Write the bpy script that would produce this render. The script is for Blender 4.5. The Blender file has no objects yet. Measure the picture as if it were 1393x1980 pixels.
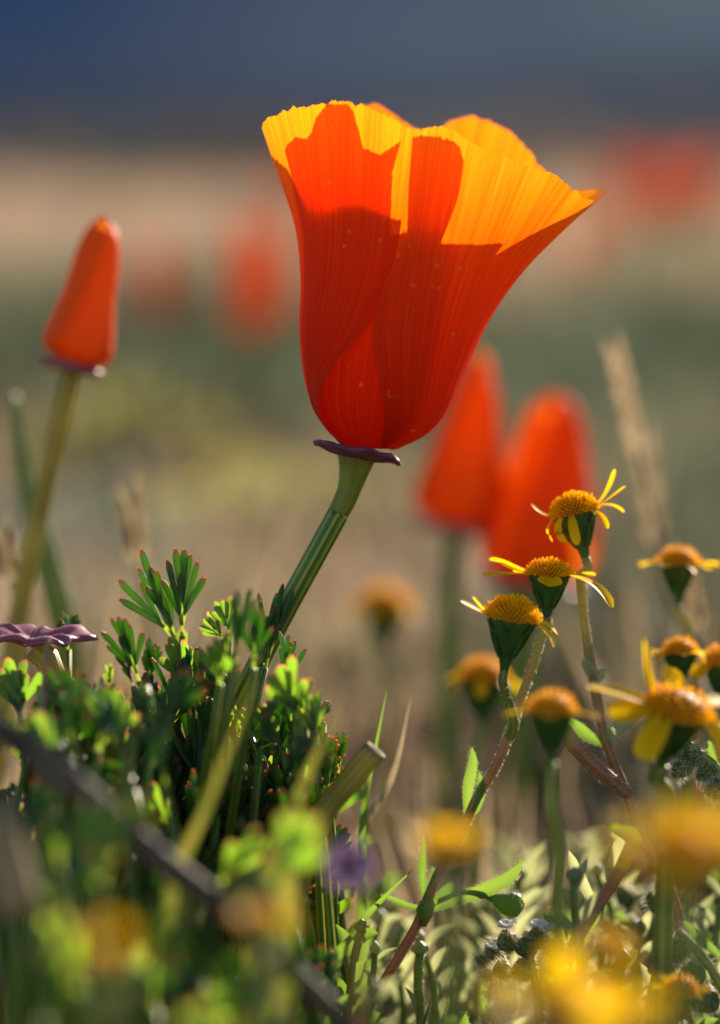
import bpy, math, random
import numpy as np
from mathutils import Vector, Matrix, noise as mnoise
random.seed(7); rng = np.random.default_rng(7)
sc = bpy.context.scene
col = sc.collection

# ------------------------------------------------------------------ camera
K, D = 15000.0, 0.374            # photo pixels per metre at the focus plane, its distance
PITCH = math.radians(7.0)
CAM = Vector((0, -D, 0.146))
FWD = Vector((0, math.cos(PITCH), -math.sin(PITCH))); RIGHT = Vector((1, 0, 0)); UP = RIGHT.cross(FWD)
cd = bpy.data.cameras.new('camera'); cam = bpy.data.objects.new('camera', cd); col.objects.link(cam)
cam.location = CAM; cam.rotation_euler = (math.radians(90) - PITCH, 0, 0)
cd.sensor_fit = 'VERTICAL'; cd.sensor_height = 36.0; cd.lens = 36.0 * D / (1980 / K)
cd.clip_start = 0.01; cd.clip_end = 20000
cd.dof.use_dof = True; cd.dof.focus_distance = D - 0.006; cd.dof.aperture_fstop = cd.lens / 13.0   # 13 mm pupil
sc.camera = cam

# ------------------------------------------------------------------ light
SUN_EL, SUN_AZ = math.radians(17.5), math.radians(25)       # azimuth from straight ahead towards the right
SDIR = Vector((math.sin(SUN_AZ) * math.cos(SUN_EL), math.cos(SUN_AZ) * math.cos(SUN_EL), math.sin(SUN_EL)))
w = bpy.data.worlds.new('World'); sc.world = w; w.use_nodes = True
wn = w.node_tree.nodes; bg = wn['Background']
sky = wn.new('ShaderNodeTexSky'); sky.sky_type = 'NISHITA'; sky.sun_disc = False
sky.sun_elevation = SUN_EL; sky.sun_rotation = SUN_AZ; sky.altitude = 800
sky.dust_density = 0.6
w.node_tree.links.new(sky.outputs[0], bg.inputs[0]); bg.inputs[1].default_value = 0.068
sl = bpy.data.lights.new('sun', 'SUN'); sun = bpy.data.objects.new('sun', sl); col.objects.link(sun)
sl.energy = 5.0; sl.angle = math.radians(0.53); sl.color = (1.0, 0.87, 0.70)
sun.rotation_euler = SDIR.to_track_quat('Z', 'Y').to_euler(); sun.location = (1, 2, 2)
vs = sc.view_settings; vs.view_transform = 'Standard'; vs.look = 'None'; vs.gamma = 1; vs.exposure = 1.5
vs.use_curve_mapping = False
sc.render.engine = 'CYCLES'; cy = sc.cycles
cy.use_denoising = True
try: cy.denoiser = 'OPENIMAGEDENOISE'
except Exception: pass
cy.use_adaptive_sampling = False
cy.max_bounces = 10; cy.diffuse_bounces = 6; cy.transmission_bounces = 8; cy.sample_clamp_indirect = 6

def P(px, py, dz=0.0):
    """the point that lies dz metres beyond the focus plane on the line of sight of photo pixel (px, py)"""
    d = D + dz; s = d / D / K
    return CAM + RIGHT * ((px - 696.5) * s) + UP * ((990 - py) * s) + FWD * d
def PA(pts):   # rows of (px, py, depth in px units)
    return np.array([P(a, b, c / K) for a, b, c in pts])

# ------------------------------------------------------------------ materials
def nmat(name):
    m = bpy.data.materials.new(name); m.use_nodes = True
    nt = m.node_tree; nt.nodes.clear()
    out = nt.nodes.new('ShaderNodeOutputMaterial')
    return m, nt, out
def N(nt, t, **kw):
    n = nt.nodes.new(t)
    for k, v in kw.items(): setattr(n, k, v)
    return n
def rgb(c): return (c[0], c[1], c[2], 1)
def attr(nt, name):
    n = N(nt, 'ShaderNodeAttribute'); n.attribute_name = name; return n.outputs['Fac']
def ramp(nt, fac, stops):
    r = N(nt, 'ShaderNodeValToRGB'); e = r.color_ramp.elements
    while len(e) < len(stops): e.new(0.5)
    for i, (p, c) in enumerate(stops): e[i].position = p; e[i].color = rgb(c)
    nt.links.new(fac, r.inputs[0]); return r.outputs[0]
def mixc(nt, fac, a, b, blend='MIX'):
    m = N(nt, 'ShaderNodeMix', data_type='RGBA', blend_type=blend)
    for s, v in ((m.inputs[0], fac), (m.inputs[6], a), (m.inputs[7], b)):
        if isinstance(v, (int, float)): s.default_value = v
        elif isinstance(v, tuple): s.default_value = rgb(v)
        else: nt.links.new(v, s)
    return m.outputs[2]
def sheet(nt, out, colr, tcol, trans, rough=0.5, spec=0.3, bump=None, bstr=0.2, bdist=0.0002):
    """thin plant tissue: reflects, and lets light through"""
    p = N(nt, 'ShaderNodeBsdfPrincipled'); p.inputs['Roughness'].default_value = rough
    p.inputs['Specular IOR Level'].default_value = spec
    t = N(nt, 'ShaderNodeBsdfTranslucent'); mx = N(nt, 'ShaderNodeMixShader')
    if isinstance(trans, (int, float)): mx.inputs[0].default_value = trans
    else: nt.links.new(trans, mx.inputs[0])
    for s, v in ((p.inputs['Base Color'], colr), (t.inputs['Color'], tcol)):
        if isinstance(v, tuple): s.default_value = rgb(v)
        else: nt.links.new(v, s)
    if bump is not None:
        b = N(nt, 'ShaderNodeBump'); b.inputs['Strength'].default_value = bstr; b.inputs['Distance'].default_value = bdist
        nt.links.new(bump, b.inputs['Height'])
        nt.links.new(b.outputs[0], p.inputs['Normal']); nt.links.new(b.outputs[0], t.inputs['Normal'])
    nt.links.new(p.outputs[0], mx.inputs[1]); nt.links.new(t.outputs[0], mx.inputs[2]); nt.links.new(mx.outputs[0], out.inputs[0])
def noise(nt, scale, detail=3, vec=None):
    n = N(nt, 'ShaderNodeTexNoise'); n.inputs['Scale'].default_value = scale; n.inputs['Detail'].default_value = detail
    if vec is None:
        tc = N(nt, 'ShaderNodeTexCoord'); vec = tc.outputs['Object']
    nt.links.new(vec, n.inputs['Vector']); return n.outputs['Fac']

def m_petal(name='poppy_petal', k=1.0):
    m, nt, out = nmat(name)
    u, v = attr(nt, 'u'), attr(nt, 'v')
    cb = N(nt, 'ShaderNodeCombineXYZ'); nt.links.new(u, cb.inputs[0]); nt.links.new(v, cb.inputs[1])
    mp = N(nt, 'ShaderNodeMapping'); mp.inputs['Scale'].default_value = (1, 0.035, 1); nt.links.new(cb.outputs[0], mp.inputs[0])
    st = noise(nt, 75, 5, mp.outputs[0])
    mp2 = N(nt, 'ShaderNodeMapping'); mp2.inputs['Scale'].default_value = (1, 0.12, 1); nt.links.new(cb.outputs[0], mp2.inputs[0]); st2 = noise(nt, 14, 4, mp2.outputs[0])
    base = ramp(nt, v, [(0.0, (0.56, 0.022, 0.001)), (0.35, (0.82, 0.044, 0.001)), (0.75, (0.90, 0.090, 0.002)), (1.0, (0.92, 0.22, 0.005))])
    tr = ramp(nt, v, [(0.0, (0.75, 0.045, 0.001)), (0.4, (0.95, 0.10, 0.001)), (0.75, (1.0, 0.185, 0.002)), (1.0, (1.0, 0.33, 0.006))])
    if k != 1: base = mixc(nt, .75, base, (.95, .21, .012)); tr = mixc(nt, .75, tr, (1, .36, .02))
    vein = ramp(nt, st, [(0.32, (0.88, 0.74, 0.7)), (0.62, (1.0, 1.0, 1.0))])
    blot = ramp(nt, st2, [(0.3, (0.80, 0.70, 0.7)), (0.7, (1.0, 1.06, 1.0))]); vein = mixc(nt, 1.0, vein, blot, 'MULTIPLY')
    base = mixc(nt, 1.0, base, vein, 'MULTIPLY'); tr = mixc(nt, 1.0, tr, vein, 'MULTIPLY')
    hsum = N(nt, 'ShaderNodeMath', operation='ADD'); nt.links.new(st, hsum.inputs[0]); nt.links.new(st2, hsum.inputs[1])
    sp = noise(nt, 800, 1); spots = ramp(nt, sp, [(0.735, (0, 0, 0)), (0.76, (0.6, 0.6, 0.6))])
    base = mixc(nt, spots, base, (0.8, 0.36, 0.06))
    sheet(nt, out, base, tr, 0.58 if k == 1 else (0.66 if k == 2 else .50), 0.5, 0.10 if k < 3 else .2, hsum.outputs[0], 0.45, 0.0003)
    return m
def m_leaf(name, c1, c2, t1, t2, tip=None, trans=0.42, rough=0.45, spec=0.35):
    m, nt, out = nmat(name)
    oi = N(nt, 'ShaderNodeObjectInfo'); nz = noise(nt, 260, 3)
    ad = N(nt, 'ShaderNodeMath', operation='ADD'); nt.links.new(oi.outputs['Random'], ad.inputs[0]); nt.links.new(nz, ad.inputs[1])
    hf = N(nt, 'ShaderNodeMath', operation='MULTIPLY'); nt.links.new(ad.outputs[0], hf.inputs[0]); hf.inputs[1].default_value = 0.5
    c = mixc(nt, hf.outputs[0], c1, c2); t = mixc(nt, hf.outputs[0], t1, t2)
    if tip:
        f = attr(nt, 'tip'); c = mixc(nt, f, c, tip); t = mixc(nt, f, t, (tip[0] * 1.4, tip[1] * 1.5, tip[2] * 1.5))
    sheet(nt, out, c, t, trans, rough, spec, nz, 0.25, 0.0003)
    return m
def m_stem(name, c1, c2, trans=0.25, rough=0.45, freq=160, spec=0.4):
    """c1 the tissue, c2 the ribs along it"""
    m, nt, out = nmat(name); s = attr(nt, 'stripe'); nz = noise(nt, freq, 3)
    sf = ramp(nt, s, [(0.45, (0, 0, 0)), (0.8, (1, 1, 1))])
    c = mixc(nt, sf, c1, c2); dk = ramp(nt, nz, [(0.3, (0.7, 0.7, 0.7)), (0.7, (1.1, 1.1, 1.1))]); c = mixc(nt, 1.0, c, dk, 'MULTIPLY')
    sheet(nt, out, c, c, trans, rough, spec, nz, 0.2, 0.0002)
    return m
def m_stem2(name, top, c1, c2):
    m, nt, out = nmat(name); s_ = attr(nt, 'stripe'); v = attr(nt, 'v'); nz = noise(nt, 300, 3)
    c = mixc(nt, s_, c1, c2); f = N(nt, 'ShaderNodeMapRange'); nt.links.new(v, f.inputs[0]); f.inputs[1].default_value = .05; f.inputs[2].default_value = .30
    c = mixc(nt, f.outputs[0], top, c); c = mixc(nt, 1.0, c, ramp(nt, nz, [(.3, (.75, .72, .7)), (.7, (1.05, 1.05, 1.05))]), 'MULTIPLY')
    sheet(nt, out, c, c, .45, .6, .3, nz, .3, .0003); return m
def m_plain(name, c1, c2, trans=0.3, rough=0.6, freq=200, spec=0.25):
    m, nt, out = nmat(name); nz = noise(nt, freq, 4)
    c = ramp(nt, nz, [(0.3, c1), (0.7, c2)])
    sheet(nt, out, c, c, trans, rough, spec, nz, 0.3, 0.0004)
    return m
MP = m_petal(); MPC = m_petal('closed_poppy_petal', 2); MPD = m_petal('rolled_poppy_petal', 3)
ML = m_leaf('poppy_leaf', (0.022, 0.085, 0.034), (0.050, 0.130, 0.036), (0.16, 0.40, 0.014), (0.30, 0.50, 0.02), tip=(0.42, 0.045, 0.06), trans=.55, rough=.36, spec=.7)
MLF = m_leaf('herb_leaf', (0.06, 0.13, 0.03), (0.11, 0.18, 0.05), (0.17, 0.33, 0.025), (0.28, 0.40, 0.05), trans=.45)
MSAGE = m_leaf('sage_leaf', (0.17, 0.20, 0.12), (0.26, 0.28, 0.17), (0.36, 0.40, 0.15), (0.48, 0.48, 0.22), trans=.5)
MS = m_stem('poppy_stem', (0.055, 0.17, 0.018), (0.38, 0.36, 0.04), 0.32, 0.35, spec=.5)
MSY = m_stem('pale_poppy_stem', (0.34, 0.30, 0.05), (0.46, 0.38, 0.10), 0.45, 0.45)
MHS = m_stem2('red_brown_stem', (0.42, 0.38, 0.12), (0.34, 0.15, 0.09), (0.46, 0.29, 0.17))
MGS = m_stem('green_stem', (0.20, 0.26, 0.06), (0.36, 0.36, 0.10), 0.42, 0.5)
MDRY = m_plain('dry_grass', (0.24, 0.17, 0.09), (0.42, 0.32, 0.19), 0.35, 0.7)
MTWIG = m_plain('twig_bark', (0.045, 0.034, 0.026), (0.12, 0.09, 0.065), 0.0, 0.7, 200, .1)
MBLADE = m_plain('olive_blade', (0.12, 0.13, 0.02), (0.22, 0.20, 0.03), 0.5, 0.45)
MCOL = m_plain('purple_collar', (0.14, 0.035, 0.075), (0.27, 0.085, 0.13), 0.3, 0.55, 500)
MPINK = m_plain('pink_collar', (0.30, 0.075, 0.13), (0.46, 0.17, 0.21), 0.4, 0.4, 300, 0.5)
MREC = m_stem('receptacle', (0.24, 0.25, 0.035), (0.20, 0.23, 0.03), 0.4, 0.4)
MRAY = m_plain('yellow_ray', (0.93, 0.53, 0.002), (0.96, 0.62, 0.004), 0.60, 0.5, 150, .15)
MDISC = m_plain('amber_disc', (0.42, 0.14, 0.003), (0.60, 0.24, 0.004), 0.3, 0.6, 800, .12)
MFLO = m_plain('yellow_floret', (0.93, 0.52, 0.003), (0.96, 0.66, 0.006), 0.68, 0.6, 800, .05)
MINV = m_plain('green_cup', (0.035, 0.09, 0.02), (0.07, 0.14, 0.03), 0.25, 0.5, 400)
MHAIR = m_plain('pale_hair', (0.80, 0.74, 0.58), (0.90, 0.86, 0.74), 0.6, 0.4, 300, .5)
MBUD = m_plain('hairy_bud', (0.05, 0.085, 0.02), (0.17, 0.18, 0.05), 0.25, 0.6, 500)
MPURP = m_plain('purple_petal', (0.11, 0.06, 0.13), (0.19, 0.12, 0.21), 0.4, 0.5)
MWHITE = m_plain('white_petal', (0.62, 0.58, 0.52), (0.8, 0.78, 0.72), 0.4, 0.6)

# ------------------------------------------------------------------ mesh helpers
def hermite(pts, t_old, t_new):
    pts = np.asarray(pts, float); t = np.asarray(t_old, float); n = len(pts)
    m = np.zeros_like(pts)
    if n > 2: m[1:-1] = (pts[2:] - pts[:-2]) / (t[2:] - t[:-2]).reshape((-1,) + (1,) * (pts.ndim - 1))
    m[0] = (pts[1] - pts[0]) / (t[1] - t[0]); m[-1] = (pts[-1] - pts[-2]) / (t[-1] - t[-2])
    i = np.clip(np.searchsorted(t, t_new, side='right') - 1, 0, n - 2)
    sh = (-1,) + (1,) * (pts.ndim - 1)
    h = (t[i + 1] - t[i]); s = ((t_new - t[i]) / h).reshape(sh); h = h.reshape(sh)
    return ((2*s**3 - 3*s**2 + 1) * pts[i] + (s**3 - 2*s**2 + s) * h * m[i] + (-2*s**3 + 3*s**2) * pts[i+1] + (s**3 - s**2) * h * m[i+1])
def cr(pts, n):
    pts = np.asarray(pts, float); d = np.linalg.norm(np.diff(pts, axis=0), axis=1); t = np.r_[0, np.cumsum(np.maximum(d, 1e-9))]; t /= t[-1]
    return hermite(pts, t, np.linspace(0, 1, n))
def grid_faces(nu, nv, wrap=False, off=0):
    f = []
    for i in range(nu if wrap else nu - 1):
        i2 = (i + 1) % nu
        for j in range(nv - 1): f.append((off + i*nv + j, off + i2*nv + j, off + i2*nv + j + 1, off + i*nv + j + 1))
    return f
class MB:
    """collects pieces of one part; build() links them as one mesh object"""
    def __init__(s): s.v = []; s.f = []; s.a = {}; s.n = 0
    def add(s, verts, faces, **at):
        verts = np.asarray(verts, float).reshape(-1, 3); k = len(verts)
        s.v.append(verts); s.f += [tuple(i + s.n for i in f) for f in faces]
        for key in set(s.a) | set(at):
            if key not in s.a: s.a[key] = [np.zeros(s.n)]
            val = at.get(key, 0.0); s.a[key].append(np.full(k, val) if np.isscalar(val) else np.asarray(val, float).ravel())
        s.n += k; return s
    def mesh(s, name, mat, off=(0, 0, 0), smooth=True):
        me = bpy.data.meshes.new(name); V = np.vstack(s.v) - np.array(off)
        me.from_pydata(V.tolist(), [], s.f)
        for k, arrs in s.a.items():
            me.attributes.new(k, 'FLOAT', 'POINT').data.foreach_set('value', np.concatenate(arrs).astype(np.float32))
        if smooth: me.polygons.foreach_set('use_smooth', [True] * len(me.polygons))
        me.materials.append(mat); me.update(); return me
    def build(s, name, mat, parent=None, smooth=True):
        """vertices are in world space; the object takes its parent's origin"""
        off = np.zeros(3); q = parent
        while q is not None: off += np.array(q.location); q = q.parent
        o = bpy.data.objects.new(name, s.mesh(name, mat, off, smooth)); col.objects.link(o); o.parent = parent
        return o
def tag(o, label, cat, group=None):
    o['label'] = label; o['category'] = cat
    if group: o['group'] = group
    return o
def thing(name, label, cat, loc, group=None):
    o = bpy.data.objects.new(name, None); col.objects.link(o); o.location = loc; o.empty_display_size = 0.01
    return tag(o, label, cat, group)
def copy_tree(o, parent=None):
    c = o.copy(); col.objects.link(c); c.parent = parent
    for ch in list(o.children): copy_tree(ch, c)
    return c
def frames(path):
    path = np.asarray(path, float); t = np.gradient(path, axis=0); t /= np.linalg.norm(t, axis=1)[:, None] + 1e-12
    a = np.array([1.0, 0, 0]) if abs(t[0][0]) < 0.9 else np.array([0, 1.0, 0])
    ns = []
    for k in range(len(path)):
        a = a - t[k] * a.dot(t[k]); a /= np.linalg.norm(a); ns.append(a.copy())
    ns = np.array(ns); return t, ns, np.cross(t, ns)
def tube(mb, path, radii, nseg=8, ribs=0, amp=0.0, cap=True, **at):
    path = np.asarray(path, float); n = len(path); radii = np.broadcast_to(np.asarray(radii, float), (n,))
    t, a, b = frames(path); V = []; S = []
    for i in range(nseg):
        th = 2 * math.pi * i / nseg; s = math.cos(ribs * th) if ribs else 0.0
        V.append(path + (a * math.cos(th) + b * math.sin(th)) * (radii * (1 + amp * s))[:, None]); S.append(np.full(n, 0.5 + 0.5 * s if ribs else 0.3))
    V = np.array(V).reshape(-1, 3); f = grid_faces(nseg, n, True)
    if cap: f += [tuple(i * n for i in range(nseg))[::-1], tuple(i * n + n - 1 for i in range(nseg))]
    mb.add(V, f, stripe=np.array(S).ravel(), v=np.tile(np.linspace(0, 1, n), nseg), **at)
def strip(mb, path, widths, normal, cup=0.0, nc=5, tip=None, twist=0.0):
    """a blade along path; normal is the side it faces, cup bends its margins towards it"""
    path = np.asarray(path, float); n = len(path); t = np.gradient(path, axis=0); t /= np.linalg.norm(t, axis=1)[:, None] + 1e-12
    nr = np.asarray(normal, float); nr = nr / np.linalg.norm(nr)
    V = []
    for c in np.linspace(-1, 1, nc):
        side = np.cross(t, nr); side /= np.linalg.norm(side, axis=1)[:, None] + 1e-9; up = np.cross(side, t)
        if twist:
            an = np.linspace(0, twist, n)[:, None]; side, up = side * np.cos(an) + up * np.sin(an), up * np.cos(an) - side * np.sin(an)
        V.append(path + side * (c * np.asarray(widths))[:, None] + up * (cup * c * c * np.asarray(widths))[:, None])
    tp = np.zeros((nc, n)) if tip is None else np.tile(tip, (nc, 1))
    if tip is not None: tp[[0, -1]] = np.maximum(tp[[0, -1]], 0.28)
    mb.add(np.array(V).reshape(-1, 3), grid_faces(nc, n), tip=tp.ravel(), v=np.tile(np.linspace(0, 1, n), nc), stripe=0.3)
def spikes(mb, roots, dirs, length, r=0.00003):
    """fine plant hairs: three-sided needles"""
    roots = np.asarray(roots); dirs = np.asarray(dirs, float); dirs = dirs / (np.linalg.norm(dirs, axis=1)[:, None] + 1e-12)
    for p, d in zip(roots, dirs):
        a = np.cross(d, [0.3, 0.5, 0.81]); a /= np.linalg.norm(a); b = np.cross(d, a); L = length * random.uniform(0.6, 1.3)
        mb.add([p + a * r, p - a * 0.5 * r + b * 0.87 * r, p - a * 0.5 * r - b * 0.87 * r, p + d * L], [(0, 1, 3), (1, 2, 3), (2, 0, 3)])
def tube_hairs(mb, path, radii, count, length, r=.00003):
    path = np.asarray(path); n = len(path); radii = np.broadcast_to(np.asarray(radii, float), (n,)); t, a, b = frames(path)
    k = rng.integers(0, n, count); th = rng.uniform(0, 2 * math.pi, count)
    d = a[k] * np.cos(th)[:, None] + b[k] * np.sin(th)[:, None]; nx = np.minimum(k + 1, n - 1); fr = rng.uniform(0, 1, count)[:, None]
    spikes(mb, path[k] * (1 - fr) + path[nx] * fr + d * radii[k][:, None] * 0.9, d + t[k] * 0.35, length, r)
def ground_z(x, y):
    r = math.hypot(x, y)
    return 0.012 * mnoise.noise(Vector((x * 3.1, y * 3.1, 0))) * min(1, r) + 0.05 * mnoise.noise(Vector((x * 0.35, y * 0.35, 5))) * min(1, max(0, r - 1) / 4)
def to_ground(p, lean=(0, 0, 0)):
    x, y = p[0] + lean[0], p[1] + lean[1]
    return np.array([x, y, ground_z(x, y) - 0.002])

# ------------------------------------------------------------------ the setting
def make_ground():
    m, nt, out = nmat('meadow_soil')
    tc = N(nt, 'ShaderNodeTexCoord'); n1 = noise(nt, 0.9, 5, tc.outputs['Object']); n2 = noise(nt, 60, 5, tc.outputs['Object'])
    c = ramp(nt, n1, [(0.36, (0.12, 0.105, 0.06)), (0.48, (0.26, 0.19, 0.125)), (0.60, (0.36, 0.26, 0.18))])
    c = mixc(nt, 1.0, c, ramp(nt, n2, [(0.3, (0.6, 0.58, 0.55)), (0.7, (1.15, 1.12, 1.1))]), 'MULTIPLY')
    p = N(nt, 'ShaderNodeBsdfPrincipled'); p.inputs['Roughness'].default_value = 0.95; nt.links.new(c, p.inputs['Base Color'])
    b = N(nt, 'ShaderNodeBump'); b.inputs['Distance'].default_value = 0.01; nt.links.new(n2, b.inputs['Height']); nt.links.new(b.outputs[0], p.inputs['Normal'])
    nt.links.new(p.outputs[0], out.inputs[0])
    ys = np.r_[-40, -10, -3, -1, np.linspace(-0.5, 3, 60), np.geomspace(3.2, 6000, 70)]
    xh = np.r_[np.linspace(0, 2, 30), np.geomspace(2.2, 6000, 40)]; xs = np.r_[-xh[:0:-1], xh]
    V = [(x, y, ground_z(x, y)) for x in xs for y in ys]
    o = MB().add(V, grid_faces(len(xs), len(ys))).build('ground', m); o['kind'] = 'structure'
make_ground()
def make_hills():
    m, nt, out = nmat('far_hills')
    tc = N(nt, 'ShaderNodeTexCoord'); n1 = noise(nt, 0.0035, 4, tc.outputs['Object']); sx = N(nt, 'ShaderNodeSeparateXYZ'); nt.links.new(tc.outputs['Object'], sx.inputs[0])
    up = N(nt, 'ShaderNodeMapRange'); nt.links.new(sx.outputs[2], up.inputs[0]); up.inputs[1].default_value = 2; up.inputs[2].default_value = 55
    low = ramp(nt, n1, [(0.35, (0.15, 0.12, 0.10)), (0.6, (0.24, 0.19, 0.155))])          # dry grass on the lower slopes
    to_right = N(nt, 'ShaderNodeMapRange'); nt.links.new(sx.outputs[0], to_right.inputs[0]); to_right.inputs[1].default_value = -170; to_right.inputs[2].default_value = 110   # blends the bluish tone into a warm grey towards the right
    scrub = ramp(nt, n1, [(0.38, (0.06, 0.11, 0.21)), (0.58, (0.15, 0.17, 0.23))])  # scrub tone with the blue of haze and skylight painted in
    warm_grey = ramp(nt, n1, [(0.38, (0.24, 0.21, 0.21)), (0.60, (0.42, 0.35, 0.32))])
    high = mixc(nt, to_right.outputs[0], scrub, warm_grey)
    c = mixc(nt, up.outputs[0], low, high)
    p = N(nt, 'ShaderNodeBsdfPrincipled'); p.inputs['Roughness'].default_value = 1; p.inputs['Specular IOR Level'].default_value = 0
    nt.links.new(c, p.inputs['Base Color']); nt.links.new(p.outputs[0], out.inputs[0])
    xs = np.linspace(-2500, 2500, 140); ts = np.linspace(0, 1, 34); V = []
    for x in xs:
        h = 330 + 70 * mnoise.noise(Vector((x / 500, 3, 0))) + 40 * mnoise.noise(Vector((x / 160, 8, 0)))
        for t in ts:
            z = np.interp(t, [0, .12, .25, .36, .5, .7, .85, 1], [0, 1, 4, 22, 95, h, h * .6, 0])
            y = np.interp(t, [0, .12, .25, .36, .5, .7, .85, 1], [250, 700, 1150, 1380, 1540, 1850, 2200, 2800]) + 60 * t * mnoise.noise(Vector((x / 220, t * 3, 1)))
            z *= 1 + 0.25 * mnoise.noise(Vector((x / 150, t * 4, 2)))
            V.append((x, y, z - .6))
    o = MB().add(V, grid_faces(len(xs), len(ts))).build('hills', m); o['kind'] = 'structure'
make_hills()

# ------------------------------------------------------------------ the main poppy
def loft(ribs, nu, nv):
    R = np.array([cr(np.array(r, float), nv) for r in ribs])
    return hermite(R, np.linspace(0, 1, len(ribs)), np.linspace(0, 1, nu))
def petal(mb, ribs, nu=84, nv=64, ragged=10.0, seed=0, crop=None):
    """ribs run from the claw to the rim; the rim is ragged and finely pleated; crop(x, y) cuts notches and tears"""
    S = loft(ribs, nu, nv); us = np.linspace(0, 1, nu); vsn = np.linspace(0, 1, nv)
    nz = np.array([mnoise.noise(Vector((u * 9, seed, 0))) + 0.6 * mnoise.noise(Vector((u * 31, seed, 3))) + .45 * mnoise.noise(Vector((u * 75, seed, 5))) for u in us])
    e = S[:, -1] - S[:, -2]; e /= np.linalg.norm(e, axis=1)[:, None]
    wgt = np.clip((vsn - 0.84) / 0.16, 0, 1) ** 2
    S = S + e[:, None, :] * (nz[:, None] * wgt[None, :])[:, :, None] * ragged
    du = np.gradient(S, axis=0); dv = np.gradient(S, axis=1); n = np.cross(du, dv); n /= np.linalg.norm(n, axis=2)[:, :, None] + 1e-12
    pl = np.array([mnoise.noise(Vector((u * 7, seed + 9, 0))) + .45 * mnoise.noise(Vector((u * 30, seed + 2, 0))) for u in us])
    S = S + n * (pl[:, None] * (vsn ** 3)[None, :])[:, :, None] * 6.5
    f = grid_faces(nu, nv); F = S.reshape(-1, 3)
    if crop: f = [q for q in f if not crop(F[list(q), 0].mean(), F[list(q), 1].mean())]
    mb.add(PA(F), f, u=np.repeat(us, nv) * 4 + seed, v=np.tile(vsn, nu))

FL = [  # outer left petal, from its back margin round the left side to the free margin in front
 [(692,862,32),(640,815,95),(616,740,140),(612,640,160),(612,540,160),(604,440,160),(580,340,165),(560,262,175)],
 [(676,862,5),(640,838,15),(611,797,28),(590,735,40),(580,640,40),(582,545,38),(572,445,32),(540,345,22),(506,247,10)],
 [(670,863,-22),(640,840,-34),(614,800,-50),(597,735,-70),(590,640,-95),(597,545,-105),(595,445,-112),(578,330,-120),(556,213,-130)],
 [(662,862,-32),(618,808,-80),(607,740,-112),(622,650,-142),(642,545,-150),(650,435,-155),(648,320,-165),(645,200,-175)],
 [(662,864,-38),(620,808,-98),(614,745,-132),(660,660,-160),(700,550,-165),(715,430,-168),(722,320,-178),(728,214,-190)],
 [(664,865,-42),(623,808,-108),(621,755,-142),(648,703,-165),(692,655,-172),(735,590,-170),(768,480,-168),(785,360,-176),(799,254,-188)]]
FR = [  # outer right petal
 [(738,868,-45),(743,800,-140),(736,750,-172),(723,685,-190),(722,625,-196),(744,552,-198),(769,490,-198),(784,420,-198),(799,252,-205)],
 [(750,868,-38),(786,805,-128),(792,705,-172),(800,605,-186),(816,505,-190),(832,405,-194),(858,249,-206)],
 [(760,870,-26),(795,845,-62),(826,803,-94),(848,705,-132),(870,605,-148),(900,505,-156),(932,405,-160),(962,296,-172)],
 [(768,868,-10),(815,843,-30),(850,800,-48),(885,705,-70),(922,612,-78),(970,512,-85),(1020,425,-92),(1068,340,-105)],
 [(772,867,8),(824,841,12),(864,796,16),(908,702,22),(951,612,22),(1010,527,15),(1085,447,2),(1146,386,-12)],
 [(766,864,26),(812,842,60),(848,798,95),(892,705,130),(936,612,140),(990,522,145),(1062,440,140),(1162,367,95)],
 [(755,860,36),(805,802,135),(850,705,190),(880,612,210),(925,522,225),(985,440,235),(1060,380,235)]]
IF_ = [  # inner petal in front, seen in the gap between the outer two and as a shadow through them; torn down its middle
 [(668,863,-24),(606,792,-28),(592,690,-45),(588,590,-62),(590,470,-72),(570,360,-80),(546,262,-85)],
 [(674,864,-30),(618,792,-70),(610,690,-98),(614,590,-118),(618,470,-122),(612,340,-130),(606,200,-140)],
 [(684,866,-36),(650,792,-105),(652,690,-138),(662,590,-148),(668,470,-152),(674,340,-160),(680,193,-170)],
 [(700,868,-38),(692,792,-122),(698,690,-156),(712,590,-160),(724,470,-162),(734,340,-168),(745,205,-176)],
 [(716,868,-38),(735,792,-118),(752,690,-155),(770,590,-164),(786,470,-168),(798,350,-174),(810,250,-182)],
 [(730,868,-35),(772,792,-102),(796,690,-140),(814,590,-156),(834,470,-162),(850,350,-166),(866,252,-174)],
 [(742,868,-30),(800,792,-82),(826,690,-112),(846,590,-130),(868,470,-138),(902,370,-146),(918,278,-154)]]
def if_crop(x, y):
    rim = np.interp(x, [540, 548, 558, 582, 602, 612, 620, 642, 682, 690, 697, 708, 738, 765, 790, 840, 880, 905, 916, 919],
                    [335, 305, 278, 258, 262, 250, 222, 194, 198, 212, 236, 282, 296, 280, 262, 250, 254, 272, 300, 330])
    if y < rim: return True
    return y < 452 and np.interp(y, [250, 330, 452], [786, 763, 756]) < x < np.interp(y, [250, 452], [806, 800])
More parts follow.
